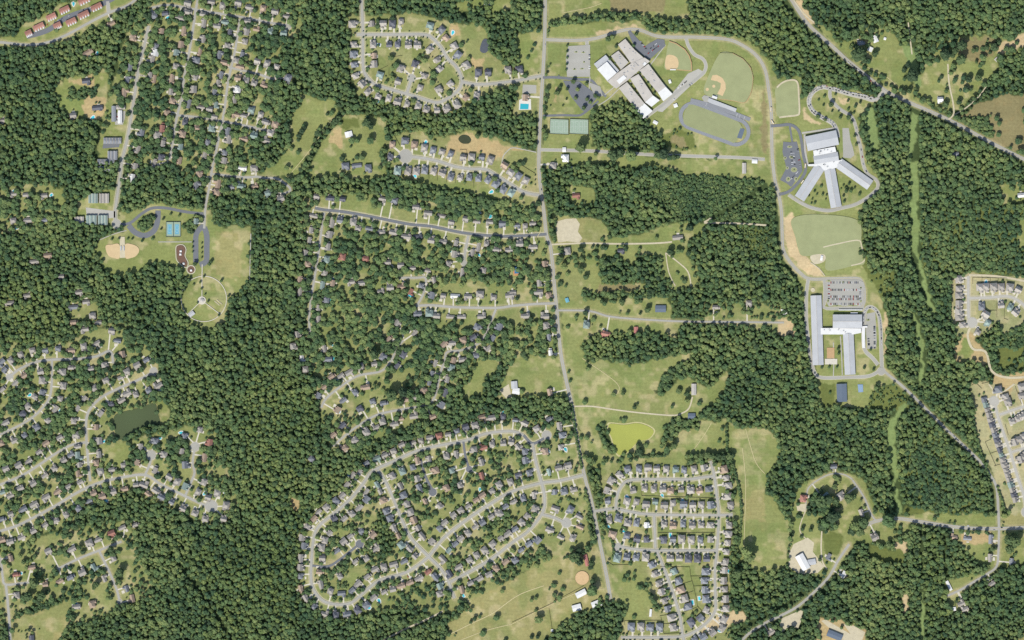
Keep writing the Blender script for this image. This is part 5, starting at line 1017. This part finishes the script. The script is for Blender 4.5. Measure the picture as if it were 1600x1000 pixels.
# ------------------------------------------------------------------ sports grounds
mt['lane'] = mat('faded_lane_paint', (152,160,168), .03)
cx0, cy0, cx1, cy1 = 1083.1, 181.2, 1150, 206.3
def stadium(r, n=20):
    d = math.atan2(cy1-cy0, cx1-cx0); P = []
    for k in range(n+1): a = d+math.pi/2+math.pi*k/n; P.append((cx0+r*math.cos(a), cy0+r*math.sin(a)))
    for k in range(n+1): a = d-math.pi/2+math.pi*k/n; P.append((cx1+r*math.cos(a), cy1+r*math.sin(a)))
    return P
mb = MB(); strip(mb, stadium(19.6), 6.0, nz_(), closed=True); o = mb.build('running_track', mt['track']); tag(o, 'grey-blue oval running track', kind='structure')
mb = MB(); strip(mb, [(1079, 156.5), (1100, 161.5), (1148, 177.5), (1172, 187)], 6.2, nz_()); tag(mb.build('running_track', mt['track']), kind='structure')
for r in (18.1, 19.6, 21.1): mb = MB(); strip(mb, stadium(r), .3, ZL[0]+.06, closed=True); tag(mb.build('lane_line', mt['lane']), kind='structure')
for t in (.08, .74, .8, .9): x, y = 1098+(1170-1098)*t, 161+(187-161)*t; mb = MB(); strip(mb, [(x+1, y-3), (x-1, y+3)], .3, ZL[0]+.06); tag(mb.build('lane_line', mt['white']), kind='structure')
sheet('football_field', [(1083,163.5),(1146,187),(1156,193),(1160,205),(1148,222.5),(1137,219.5),(1077,198),(1068,190),(1069,176),(1075,166)], mt['turf'], smooth_=3)
sheet('jumping_pad', PP('1157,200 1163.5,202 1158.5,217 1151.5,215'), mt['dmetal'])
sheet('grandstand_apron', GP('tr', '610,180 640,150 720,165 760,190 700,240 640,230'), mt['a'])
gs = building('grandstand', 'long grey stepped concrete grandstand above the running track', 'grandstand')
A0, A1 = G('tr', 690, 215), G('tr', 1040, 350)
for k in range(7):
    t = k*.115; dx, dy = .33*8.2*t, -.94*8.2*t; X0, Y0, _ = W(A0[0]+dx-1, A0[1]+dy+2); X1, Y1, _ = W(A1[0]+dx-1, A1[1]+dy+2)
    mb = MB(); mb.box((X0+X1)/2, (Y0+Y1)/2, math.dist((X0, Y0), (X1, Y1)), 1.5, 0, .6+k*.55, rot=math.atan2(Y1-Y0, X1-X0)); mb.build('tier', mt['metal'], gs)
X, Y, _ = W(*G('tr', 770, 178)); mb = MB(); mb.box(X, Y, 13, 5.5, 0, 6, rot=-.35); o = mb.build('press_box', mt['wmem']); tag(o, 'white press box roof at the west end of the grandstand', 'press box')
sheet('ball_field', GP('bf', '205,118 290,145 400,220 455,300 480,380 485,485 300,472 152,462 165,300'), mt['turfd'], smooth_=3)
sheet('ball_field', GP('bf', '840,268 1000,268 1130,340 1220,450 1252,580 1225,760 1150,880 1000,860 800,830 640,760 690,560'), mt['turfd'], smooth_=3)
sheet('infield', GP('bf', '172,300 240,288 300,320 322,385 305,450 230,472 155,440'), mt['dirt'], smooth_=2)
sheet('infield', GP('bf', '745,542 800,535 870,575 908,640 912,710 872,800 805,772 845,700 850,640 800,615 725,600'), mt['dirt'])
for x, y, r in ((762, 678, 2.4), (680, 718, 2.5)): mb = MB(); disc(mb, *G('bf', x, y), r, nz_()); tag(mb.build('pitching_mound', mt['dirt']), kind='structure')
wt = mat('warning_track', (190,160,118))
mb = MB(); strip(mb, GP('bf', '205,118 290,145 400,220 455,300 480,380 485,485'), 1.4, nz_()); tag(mb.build('warning_track', wt), kind='structure')
mb = MB(); strip(mb, GP('bf', '485,485 300,472 170,465'), 1.2, nz_()); tag(mb.build('warning_track', wt), kind='structure')
mb = MB(); strip(mb, smooth_line(GP('bf', '1000,268 1130,340 1220,450 1252,580 1225,760 1150,880 1000,860 820,835'), 2), .9, nz_()); tag(mb.build('warning_track', wt), kind='structure')
def fence(pts, label, h=1.8, m=None, name='fence'):
    mb = MB(); P = wxy(pts)
    for a, b in zip(P, P[1:]): L = math.dist(a, b); mb.box((a[0]+b[0])/2, (a[1]+b[1])/2, L, .16, .1, h, rot=math.atan2(b[1]-a[1], b[0]-a[0]))
    root = empty(name, (P[0][0], P[0][1], 0)); tag(root, label, 'fence')
    for v in range(len(mb.v)): x, y, z = mb.v[v]; mb.v[v] = (x-P[0][0], y-P[0][1], z)
    mb.build('fence_panel', m or mt['fence'], root); return root
for s_, l_ in (('840,262 1000,265 1130,335 1225,445 1258,575 1230,765 1152,885', 'outfield fence curving round the large baseball field'), ('205,112 290,138 405,215 460,297 488,380 492,490', 'outfield fence round the small baseball field')):
    fence(GP('bf', s_), l_, 2.4)
for s_, l_ in (('215,465 288,465 288,478 215,478', 'white dugout south of the small baseball field'), ('742,795 805,795 805,822 742,822', 'white dugout south of the large baseball field')):
    mb = MB(); mb.prism(zP('bf', s_), 0, 3); o = mb.build('dugout', mt['wmem']); tag(o, l_, 'dugout')
def court(name, label, P, m, lines=3, z=None):
    b = empty(name, (0, 0, 0)); tag(b, label, 'court'); b['kind'] = 'structure'
    z = nz_(); p = sheet('court_surface', P, m, z); p.parent = b
    x0, y0 = min(q[0] for q in P), min(q[1] for q in P); x1, y1 = max(q[0] for q in P), max(q[1] for q in P)
    for k in range(lines):
        xa = x0+(x1-x0)*(k+.18)/lines; xb = x0+(x1-x0)*(k+.82)/lines; ya, yb = y0+(y1-y0)*.16, y0+(y1-y0)*.84
        mb = MB()
        for q in ([(xa, ya), (xb, ya)], [(xb, ya), (xb, yb)], [(xb, yb), (xa, yb)], [(xa, yb), (xa, ya)], [(xa, (ya+yb)/2), (xb, (ya+yb)/2)]): strip(mb, q, .16, z+.03)
        mb.build('court_lines', mt['white'], b)
    return b
for x0, lb in ((860, 'pale green tennis court pad, left of the pair'), (891, 'pale green tennis court pad, right of the pair')):
    court('tennis_court', lb, [(x0, 186), (x0+28, 187), (x0+28, 210), (x0-1, 208.5)], mt['court'], 4); fence([(x0-.5, 185.6), (x0+28.5, 186.6), (x0+28.5, 210.4), (x0-1.5, 209), (x0-.5, 185.6)], 'mesh fence enclosing the '+lb, 2.6)
for x0, lb in ((259.8, 'blue park tennis court, left one'), (271.2, 'blue park tennis court, right one')):
    sheet('court_pad', [(x0-.2, 347), (x0+10.9, 347), (x0+10.9, 369.5), (x0-.2, 369.5)], mt['court']); court('tennis_court', lb, [(x0+2, 350.5), (x0+8.6, 350.5), (x0+8.6, 366), (x0+2, 366)], mt['courtb'], 1)
    fence([(x0-.3, 346.7), (x0+11, 346.7), (x0+11, 369.8), (x0-.3, 369.8), (x0-.3, 346.7)], 'dark fence round the '+lb, 3.2, mt['dmetal'])
sheet('court_pad', PP('801,406 818,405 818.5,430 802,431'), mat('orange_clay', (200,150,105))); court('tennis_court', 'blue private court in the central neighbourhood', PP('803.5,410 812,409.5 812.5,427 804,427.5'), mt['courtd'], 1)
sheet('basketball_court', GP('et', '800,645 865,645 870,740 810,745'), mat('court_pale_blue', (140,165,190))); sheet('playground', GP('et', '415,185 510,185 510,320 415,320'), mat('play_sand', (192,160,120)))
sheet('patio', GP('et', '390,325 545,325 545,395 390,395'), mt['conc'])
for i in range(6):
    for j in range(4):
        X, Y, _ = W(*G('et', 405+i*25, 335+j*16)); mb = MB(); mb.box(X, Y, 1.6, .9, .0, .75); o = mb.build('picnic_table', mt['brick']); tag(o, 'picnic table on the school patio, row %s from the top, %s from the left' % (ordn(j+1), ordn(i+1)), 'table', 'patio picnic tables')
# park
sheet('infield', GP('01', '662,535 700,528 745,528 748,612 710,612 680,600 664,570'), mt['dirt'], smooth_=2); sheet('infield', GP('01', '782,528 830,528 862,545 870,570 850,600 820,612 784,612'), mt['dirt'], smooth_=2)
sheet('dugout_pad', GP('01', '748,480 780,480 782,612 750,612'), mt['t'])
for x, lb in ((757, 'left'), (775, 'right')):
    X, Y, _ = W(*G('01', x, 552)); mb = MB(); mb.box(X, Y, 3, 11, 0, 3); tag(mb.build('dugout', mt['metal']), 'small grey dugout between the park ball fields, %s one' % lb, 'dugout')
sheet('playground', GP('01', '1105,540 1140,535 1158,560 1152,600 1170,640 1165,665 1140,655 1112,625 1105,590'), mt['mulch'], smooth_=2)
mb = MB(); strip(mb, smooth_line(GP('01', '1103,538 1142,530 1163,558 1157,600 1176,640 1168,672 1138,660 1106,628 1100,590'), 2, True), 1.4, nz_(), closed=True); tag(mb.build('footpath', mt['walk']), kind='structure')
mb = MB(); disc(mb, *G('01', 1194, 685), 7.2, nz_()); tag(mb.build('footpath', mt['walk']), kind='structure')
mb = MB(); disc(mb, *G('01', 1194, 685), 5.6, nz_()); tag(mb.build('playground', mt['mulch']), kind='structure')
for i, (x, y) in enumerate(((1130, 570), (1148, 648), (1128, 590), (1195, 690))):
    b = building('play_structure', 'small play structure in the brown park playground, %s from the north' % ordn(i+1), 'play structure'); X, Y, _ = W(*G('01', x, y))
    for a in (-1, 1):
        for c in (-1, 1): mb = MB(); mb.box(X+a*1.8, Y+c*1.8, .2, .2, 0, 3); mb.build('post', mt['metal'], b)
    mb = MB(); mb.gable(X, Y, 4.2, 4.2, 3, 1.2); mb.build('roof', mt['wmem'], b)
cxp, cyp = 318.5, 467
mb = MB(); strip(mb, [(cxp+35.5*math.cos(t*.0982), cyp+35.5*math.sin(t*.0982)) for t in range(64)], 1.05, nz_(), closed=True); tag(mb.build('footpath', mt['conc']), kind='structure')
for e in ((316, 413), (293, 491), (344, 491)): mb = MB(); strip(mb, [(315.5, 469.5), e], 1.0, nz_()); tag(mb.build('footpath', mt['conc']), kind='structure')
mb = MB(); disc(mb, 315.5, 469.5, 6.4, nz_()); tag(mb.build('park_plaza', mt['conc']), kind='structure')
pv = building('pavilion', 'round grey pavilion at the centre of the circular lawn', 'pavilion'); X, Y, _ = W(315.8, 469.5)
for k in range(8): a = k*.785; mb = MB(); mb.box(X+5*math.cos(a), Y+5*math.sin(a), .4, .4, 0, 3.2); mb.build('post', mt['white'], pv)
bm_v = [(X+6*math.cos(k*.785+.39), Y+6*math.sin(k*.785+.39), 3.2) for k in range(8)]+[(X, Y, 5.6)]; mb = MB(); mb.add(bm_v, [(k, (k+1) % 8, 8) for k in range(8)]+[tuple(range(7, -1, -1))]); mb.build('roof', mt['flat'], pv)
mb = MB(); strip(mb, [(316, 413), (315.5, 450)], 1.3, nz_()); tag(mb.build('footpath', mt['conc']), kind='structure')
for dx in (0, 4): mb = MB(); strip(mb, [(335+dx, 470-dx*.4), (343+dx, 477-dx*.4)], 1, nz_()); tag(mb.build('pale_strip', mt['t']), kind='structure')
b = building('splash_shelter', 'blue-white shelter at the lower left of the circular lawn', 'shelter'); w_, r_ = MB(), MB(); roofed(w_, r_, 296, 493, 303, 488, 3, 3.2, .8); w_.build('wall', mt['wall'], b); r_.build('roof', mt['metal'], b)
sheet('riding_ring', [(909.5+10.8*math.cos(k*.2244), 903+10.8*math.sin(k*.2244)) for k in range(28)], mat('ring_sand', (212,182,138))); fence([(909.5+11*math.cos(k*.2244), 903+11*math.sin(k*.2244)) for k in range(29)], 'round rail fence of the sandy riding ring', 1.4)
sheet('sports_pitch', GP('ml', '95,300 230,215 350,215 385,260 400,600 370,640 130,660 100,480'), mt['turfd'], smooth_=2)
mb = MB(); strip(mb, smooth_line(GP('ml', '110,295 170,240 250,205 340,205 375,260 385,400 392,600 360,640 240,655 140,668'), 2), 2.6, nz_()); tag(mb.build('dirt_path', mt['t']), kind='structure')
sheet('sports_pitch', GP('31', '150,370 300,340 555,375 585,510 605,640 540,660 370,690 350,600 220,600 190,560 170,480'), mt['turfd'], smooth_=3)
mb = MB(); strip(mb, smooth_line(GP('31', '345,545 430,525 560,502 585,540 600,630 520,660'), 2), 1.8, nz_()); tag(mb.build('dirt_path', mt['t']), kind='structure')
mb = MB(); strip(mb, smooth_line(GP('31', '265,640 320,680 355,725'), 2), 1.5, nz_()); tag(mb.build('dirt_path', mt['t']), kind='structure')
sheet('dirt_patch', GP('31', '265,600 350,590 352,632 290,650'), mt['t'], smooth_=2)
mb = MB(); disc(mb, 1270, 453, 3.4, nz_()); tag(mb.build('dirt_patch', mt['t']), kind='structure')

# ------------------------------------------------------------------ yard fences of the newer plots (frame, points)
FEN = [('y1', '550,430 1310,455'),('y1', '550,300 550,430'),('y1','720,815 1310,815'),('y1','1310,650 1310,815'),('y1','650,455 650,600'),('y1','1040,460 1040,600'),('y1','1125,460 1125,600'),('y1','1220,460 1220,600'),('y1','1305,460 1305,600'),
 ('y2','740,235 1050,240 1060,335 1180,335'),('y2','1060,335 1090,440 1180,435'),('y2','1090,440 1125,600 1130,650 1180,700'),('y2','960,420 1075,385'),('y2','1000,520 1090,490'),('y2','960,720 1070,680 1125,660'),('y2','1070,680 1110,770'),
 ('y2','370,800 760,795'),('y2','370,800 375,850'),('y2','750,760 780,935 970,925'),('y2','765,830 850,830'),('y2','720,670 800,640'),('y2','740,750 830,735'),('y2','250,220 430,215'),('y2','190,180 250,220'),
 ('n1','600,550 710,535'),('n1','75,880 230,790'),('n1','410,720 530,660'),('n1','540,780 650,800'),('n1','930,880 1130,790'),('n1','540,690 540,780'),('n1','1040,680 1120,770'),('n1','65,700 65,880'),
 ('n2','570,590 570,700'),('n2','670,560 670,740'),('n2','770,580 770,700'),('n2','880,590 880,730'),('n2','985,620 985,740'),('n2','1100,650 1100,760'),('n2','1210,650 1210,770'),('n2','1320,660 1320,790'),('n2','1440,660 1440,830'),('n2','660,790 740,810'),
 ('n2','270,350 440,160 520,300'),('n2','1060,840 1500,930'),('n2','1270,350 1350,350 1360,470'),('n2b','590,830 690,690'),('n2b','860,430 1090,570'),('n2b','830,560 890,470'),('n2b','910,650 980,520'),('n2b','0,810 400,890'),
 ('e1','610,165 610,300'),('e1','610,165 1270,180'),('e1','790,165 790,400'),('e1','950,180 950,400'),('e1','1100,180 1100,400'),('e1','1270,180 1270,300'),('e1','1075,630 1075,940'),('e1','1220,640 1220,960 1290,980'),('e1','880,800 1070,800'),
 ('e2','60,90 95,70 130,105'),('e2','60,90 65,170 105,175'),('e2','150,425 185,410'),('e2','180,495 225,480'),('e2','150,425 215,570'),('e2','205,570 240,560'),('e2','270,320 290,385'),('e2','330,90 370,200'),('e2','200,60 130,75'),
 ('21','170,520 150,480'),('03','330,0 260,90'),('23','0,890 230,780 450,660'),('23','230,800 250,930')]
for i, (fr, s_) in enumerate(FEN):
    g = GP(fr, s_); c = (sum(p[0] for p in g)/len(g), sum(p[1] for p in g)/len(g)); h = min(houses, key=lambda q: (q['x']-c[0])**2+(q['y']-c[1])**2)
    fence(g, 'plot fence %s of house %s' % (comp(c[0]-h['x'], c[1]-h['y']), h['lab'].replace(' from the', ' from').replace(', ', ' on ').replace(' end', '')), 1.9)

# ------------------------------------------------------------------ pools
POS = []
for ln in POOLS.strip().splitlines():
    fr, *it = ln.split()
    for t in it: POS.append(G(fr[1:], *map(float, t.split(','))))
shapes = {}
def pool_outline(kind):
    P = []
    for k in range(20):
        a = 2*math.pi*k/20; c, s_ = math.cos(a), math.sin(a)
        if kind == 0: x = math.copysign(min(1, abs(c)*1.5), c); y = math.copysign(min(.5, abs(s_)*.8), s_)
        elif kind == 1: x = c*(1+.18*s_); y = .58*s_*(1+.35*c)
        else: x = c*.75; y = s_*.75
        P.append((x, y))
    return P
for i, (x, y) in enumerate(POS):
    k = R.choice((0, 1, 1)); X, Y, _ = W(x, y); rr = R.uniform(4.0, 5.4); h = min(houses, key=lambda q: (q['x']-x)**2+(q['y']-y)**2)
    root = empty('swimming_pool', (X, Y, 0), R.uniform(0, 3.1)); b = ['turquoise', 'bright blue'][i % 2] if 0 else 'turquoise'
    tag(root, 'pool %s of house %s' % (comp(x-h['x'], y-h['y']), h['lab'].replace(' from the', ' from').replace(', ', ' on ').replace(' end', '')), 'swimming pool', 'private garden pools')
    z = .75
    for nm, sc2, zz, m in (('pool_deck', 1.42, .70, 'pooldeck'), ('pool_water', 1.0, .78, 'pool')):
        key = (nm, k)
        if key not in meshes:
            P = [(a*sc2 if nm == 'pool_water' else a*1.45, b_*sc2 if nm == 'pool_water' else (b_*1.75)) for a, b_ in pool_outline(k)]
            q = bpy.data.meshes.new(nm); q.from_pydata([(a, b_, zz) for a, b_ in P], [], [tuple(range(20))]); q.materials.append(mt[m]); meshes[key] = q
        o = part(nm, meshes[key], root); o.scale = (rr, rr, 1)
# community pool
cp = empty('community_pool', (0, 0, 0)); tag(cp, 'large rectangular community pool with white deck beside the main road', 'swimming pool')
mb = MB(); mb.prism(zP('n1b', '1370,770 1430,740 1515,760 1520,890 1365,895'), 0, .35); mb.build('pool_deck', mt['pooldeck'], cp); mb = MB(); mb.prism(zP('n1b', '1385,815 1490,820 1485,885 1380,885'), .3, .40); mb.build('pool_water', mt['pool'], cp)

# ------------------------------------------------------------------ cars
CC = {'black': (44,46,52), 'white': (228,230,232), 'silver': (172,176,182), 'dark blue': (52,66,104), 'red': (170,44,40), 'grey': (110,114,118)}
cmats = {k: mat('paint_'+k.replace(' ', '_'), v, .02, rough=.3, spec=.5) for k, v in CC.items()}; glass = mat('car_glass', (34,38,44), 0, rough=.1, spec=.5); tyre = mat('tyre_rubber', (38,38,38), 0)
def car_mesh(c):
    mb = MB()
    mb.add([(-2.3,-.9,.3),(2.3,-.9,.3),(2.3,.9,.3),(-2.3,.9,.3),(-2.35,-.92,.95),(2.25,-.88,.85),(2.25,.88,.85),(-2.35,.92,.95)], [(0,3,2,1),(0,1,5,4),(1,2,6,5),(2,3,7,6),(3,0,4,7),(4,5,6,7)], 0)
    mb.add([(-1.9,-.85,.95),(1.05,-.85,.9),(1.05,.85,.9),(-1.9,.85,.95),(-1.45,-.7,1.5),(.35,-.7,1.5),(.35,.7,1.5),(-1.45,.7,1.5)], [(0,1,5,4),(1,2,6,5),(2,3,7,6),(3,0,4,7)], 1)
    mb.add([(-1.45,-.7,1.5),(.35,-.7,1.5),(.35,.7,1.5),(-1.45,.7,1.5)], [(0,1,2,3)], 0)
    for x in (-1.45, 1.45):
        for y in (-.86, .86): mb.box(x, y, .66, .2, 0, .66, 2)
    m = bpy.data.meshes.new('car'); m.from_pydata(mb.v, [], mb.f)
    for q in (cmats[c], glass, tyre): m.materials.append(q)
    m.polygons.foreach_set('material_index', mb.i); return m
more = []
cmesh = {k: car_mesh(k) for k in CC}; ncar = 0
def car(x, y, a, where, c=None, z=.72):
    global ncar
    c = c or R.choice(['black']*4+['white']*5+['silver']*3+['grey']*2+['dark blue', 'red'])
    if ncar >= 298:
        X, Y, _ = W(x, y); more.append((X, Y, a, c)); return
    ncar += 1; c = c or R.choice(['black']*4+['white']*4+['silver']*3+['grey']*3+['dark blue', 'red'])
    o = bpy.data.objects.new('car', cmesh[c]); link(o); X, Y, _ = W(x, y); o.location = (X, Y, z); o.rotation_euler = (0, 0, a); o.scale = (1.08, 1.1, 1)
    tag(o, '%s car, %s' % (c, where), 'car', 'cars on the roads and car parks')
def queue(pts, n, off, where, z=.72, j=.25):
    P = smooth_line(pts, 1.0); D = [0]
    for a, b in zip(P, P[1:]): D.append(D[-1]+math.dist(a, b))
    for i in range(n):
        s_ = D[-1]*(i+.5)/n+R.uniform(-j, j); k = max(0, min(len(P)-2, int(np.searchsorted(D, s_))-1)); t = (s_-D[k])/(D[k+1]-D[k]+1e-6); a, b = P[k], P[k+1]
        L = math.dist(a, b) or 1; nx, ny = -(b[1]-a[1])/L, (b[0]-a[0])/L
        car(a[0]+(b[0]-a[0])*t+nx*off, a[1]+(b[1]-a[1])*t+ny*off, math.atan2(-(b[1]-a[1]), b[0]-a[0]), where % ordn(i+1), z=z)
loop = PP('1372,152 1365,154 1350,150 1325,145 1305,139 1285,136 1270,144 1264,158 1269,172 1282,182 1300,192 1306,203')
ZC = .72
queue(loop, 44, 1.5, '%s in the inner lane of the school queue', ZC); queue(loop, 40, -1.5, '%s in the outer lane of the school queue', ZC)
queue(PP('1325,96 1345,111 1362,126 1372,134'), 16, 1.3, '%s in the queue on the north-east highway from the west', ZC)
queue(PP('1332,184 1338,197 1341,215 1347,237 1350,258 1357,272'), 8, .8, '%s down the drive east of the fan-shaped school', ZC)
queue(PP('1376,540 1375,510 1371,491 1362,482 1353,486 1350,500 1350,530'), 26, 1.2, '%s round the loop east of the third school', ZC)
queue(PP('1482,672 1500,690 1512,701 1525,715'), 7, .9, '%s on the south-east diagonal road from the north', ZC)
lot_cars = 0
def bay(x0, y0, x1, y1, n, ang, where, fill_=.85):
    k = 0
    for i in range(n):
        if R.random() > fill_: continue
        k += 1; t = (i+.5)/n; car(x0+(x1-x0)*t, y0+(y1-y0)*t, ang, where % ordn(k), z=ZC)
for j, (y, w_) in enumerate(((441.5, 'top row'), (453, 'second row'), (463.5, 'third row'), (467.5, 'fourth row'), (475, 'bottom row'))):
    bay(1297, y, 1344, y, 20, math.pi/2, '%%s from the left in the %s of the rectangular car park' % w_, .85)
bay(1295, 442, 1295, 468, 10, 0, '%s from the top along the west edge of the rectangular car park', .7); bay(1344, 450, 1344, 472, 9, 0, '%s from the top along the east edge of the rectangular car park', .7)
bay(1356.5, 525, 1357.5, 540, 8, 0, '%s from the top in the inner row east of the third school', .7); bay(1366, 507, 1366.5, 545, 16, 0, '%s from the top in the outer row east of the third school', .7)
bay(1236, 236, 1238, 258, 8, 0, '%s from the top in the middle row of the dark car park', .8); bay(1239.5, 238, 1241.5, 258, 8, 0, '%s from the top in the second middle row of the dark car park', .7); bay(1246, 228, 1250, 262, 10, .3, '%s from the top along the east edge of the dark car park', .6)
bay(1236, 280, 1247, 268, 6, .8, '%s from the left in the lower row of the dark car park', .8)
bay(1012, 84, 1032, 70, 9, .9, '%s from the left in the front row of the north-east high school lot', .8); bay(1016, 76, 1026, 68, 6, .9, '%s from the left in the back row of the north-east high school lot', .8); bay(1000, 64, 1010, 77, 5, 0, '%s from the top beside the north-east high school drive', .8)
bay(1055, 141, 1073, 127, 9, .9, '%s from the left along the gravel yard', .8); bay(1068, 141, 1082, 130, 5, -.9, '%s from the left on the far side of the gravel yard', .6); bay(1052, 156, 1060, 149, 4, -.9, '%s from the left below the gravel yard', .9)
bay(921, 77, 921, 112, 10, 0, '%s from the top along the east side of the big grey car park', .6)
bay(184, 178, 184, 193, 8, 0, '%s from the top in the townhouse court', .6); bay(60, 44, 150, 8, 16, 1.1, '%s from the left in the apartment car park', .5)
bay(305, 397, 305, 407, 4, 0, '%s from the top in the park lot', .7)
for i, (x, y, a) in enumerate([(1512.5,821.5,0),(1553,828,0),(1565,824.5,0),(846,296,1.5),(851.5,70,1.5),(1219,118,1.5),(1391,145,-.5),(846,320,1.5),(873,118,0),(1240,0,.8)]):
    if i in (5, 9): continue
    car(x, y, a, 'driving %s' % ['east on the far south-east road','west of the south-east junction','just right of the south-east junction','north on the main road by the field','on the main road near the school loop','','on the highway past the school entrance','on the main road above the dirt yard','into the school lot'][min(i, 8)], z=ZC)
print('cars', ncar)
for h in houses:
    if h['fr'] in ('y1', 'y2', 'n1', 'n2', '13', 'e1') and h['D'] < 30 and R.random() < .3:
        f = R.uniform(.4, .6); k_ = 'before house %s' % h['lab'].replace(' from the', ' from').replace(', ', ' on ').replace(' end', '').replace(' side of', ' of')
        car(h['x']+(h['q'][0]-h['x'])*f, h['y']+(h['q'][1]-h['y'])*f, h['a']+1.57, k_, z=.72)
if more:
    mb = MB(); CK = list(CC)
    for X, Y, a, c in more:
        ca_, sa_ = math.cos(a), math.sin(a); q = MB(); q.box(0, 0, 4.6, 1.8, .3, .95, CK.index(c)); q.box(-.4, 0, 2.2, 1.5, .951, 1.5, CK.index(c))
        mb.add([(X+u*ca_-v_*sa_, Y+u*sa_+v_*ca_, z+.72) for u, v_, z in q.v], q.f, CK.index(c))
    o = mb.build('parked_car', None, mats=[cmats[k] for k in CK]); tag(o, 'remaining cars parked on driveways of the suburban streets', kind='stuff')
# school buses
ym = mat('bus_yellow', (232,190,60), .03, rough=.4)
for i, (x, y, a, w_) in enumerate([(1204.5,171,1.5,'upper one on the school loop road'),(1207,191,-1.0,'turning into the dark school drive'),(1258,259,1.45,'upper one beside the fan-shaped school'),(1253.5,284,.95,'lower one beside the fan-shaped school')]):
    b = empty('school_bus', (*W(x, y)[:2], ZC), a); tag(b, 'yellow school bus, '+w_, 'bus'); mb = MB(); mb.box(0, 0, 11, 2.5, .5, 3); mb.build('body', ym, b); mb = MB(); mb.box(0, 0, 9.5, 1.8, 3.003, 3.15); mb.build('roof', mt['wmem'], b)
    mb = MB()
    for q in (-3.5, 3.5): mb.box(q, 0, 1, 2.56, 0, 1)
    mb.build('wheel', tyre, b)
# painted bays of the larger lots
mb = MB(); z = .735
for y in (440, 452, 465, 475.5):
    for i in range(25): strip(mb, [(1295+i*2, y), (1295+i*2, y+3)], .12, z)
for y in (78, 92, 108):
    for i in range(16): strip(mb, [(888+i*2, y), (888+i*2, y+6)], .12, z)
tag(mb.build('parking_line', mt['white']), kind='structure')

# any two labels that came out alike get their relative place
same = {}
for o in sc.objects:
    if o.get('category') and o.get('label'): same.setdefault(o['label'], []).append(o)
for L in same.values():
    if len(L) > 1:
        key = lambda o: o.location.x
        L.sort(key=key)
        for i, o in enumerate(L): o['label'] = (('western ' if i == 0 else 'eastern ') if len(L) == 2 else ordn(i+1)+' from west, ')+o['label']

for o in sc.objects:
    t = o.get('label')
    if t and len(t.split()) > 16: o['label'] = ' '.join(w for w in t.split() if w not in ('the', 'end'))[:400]
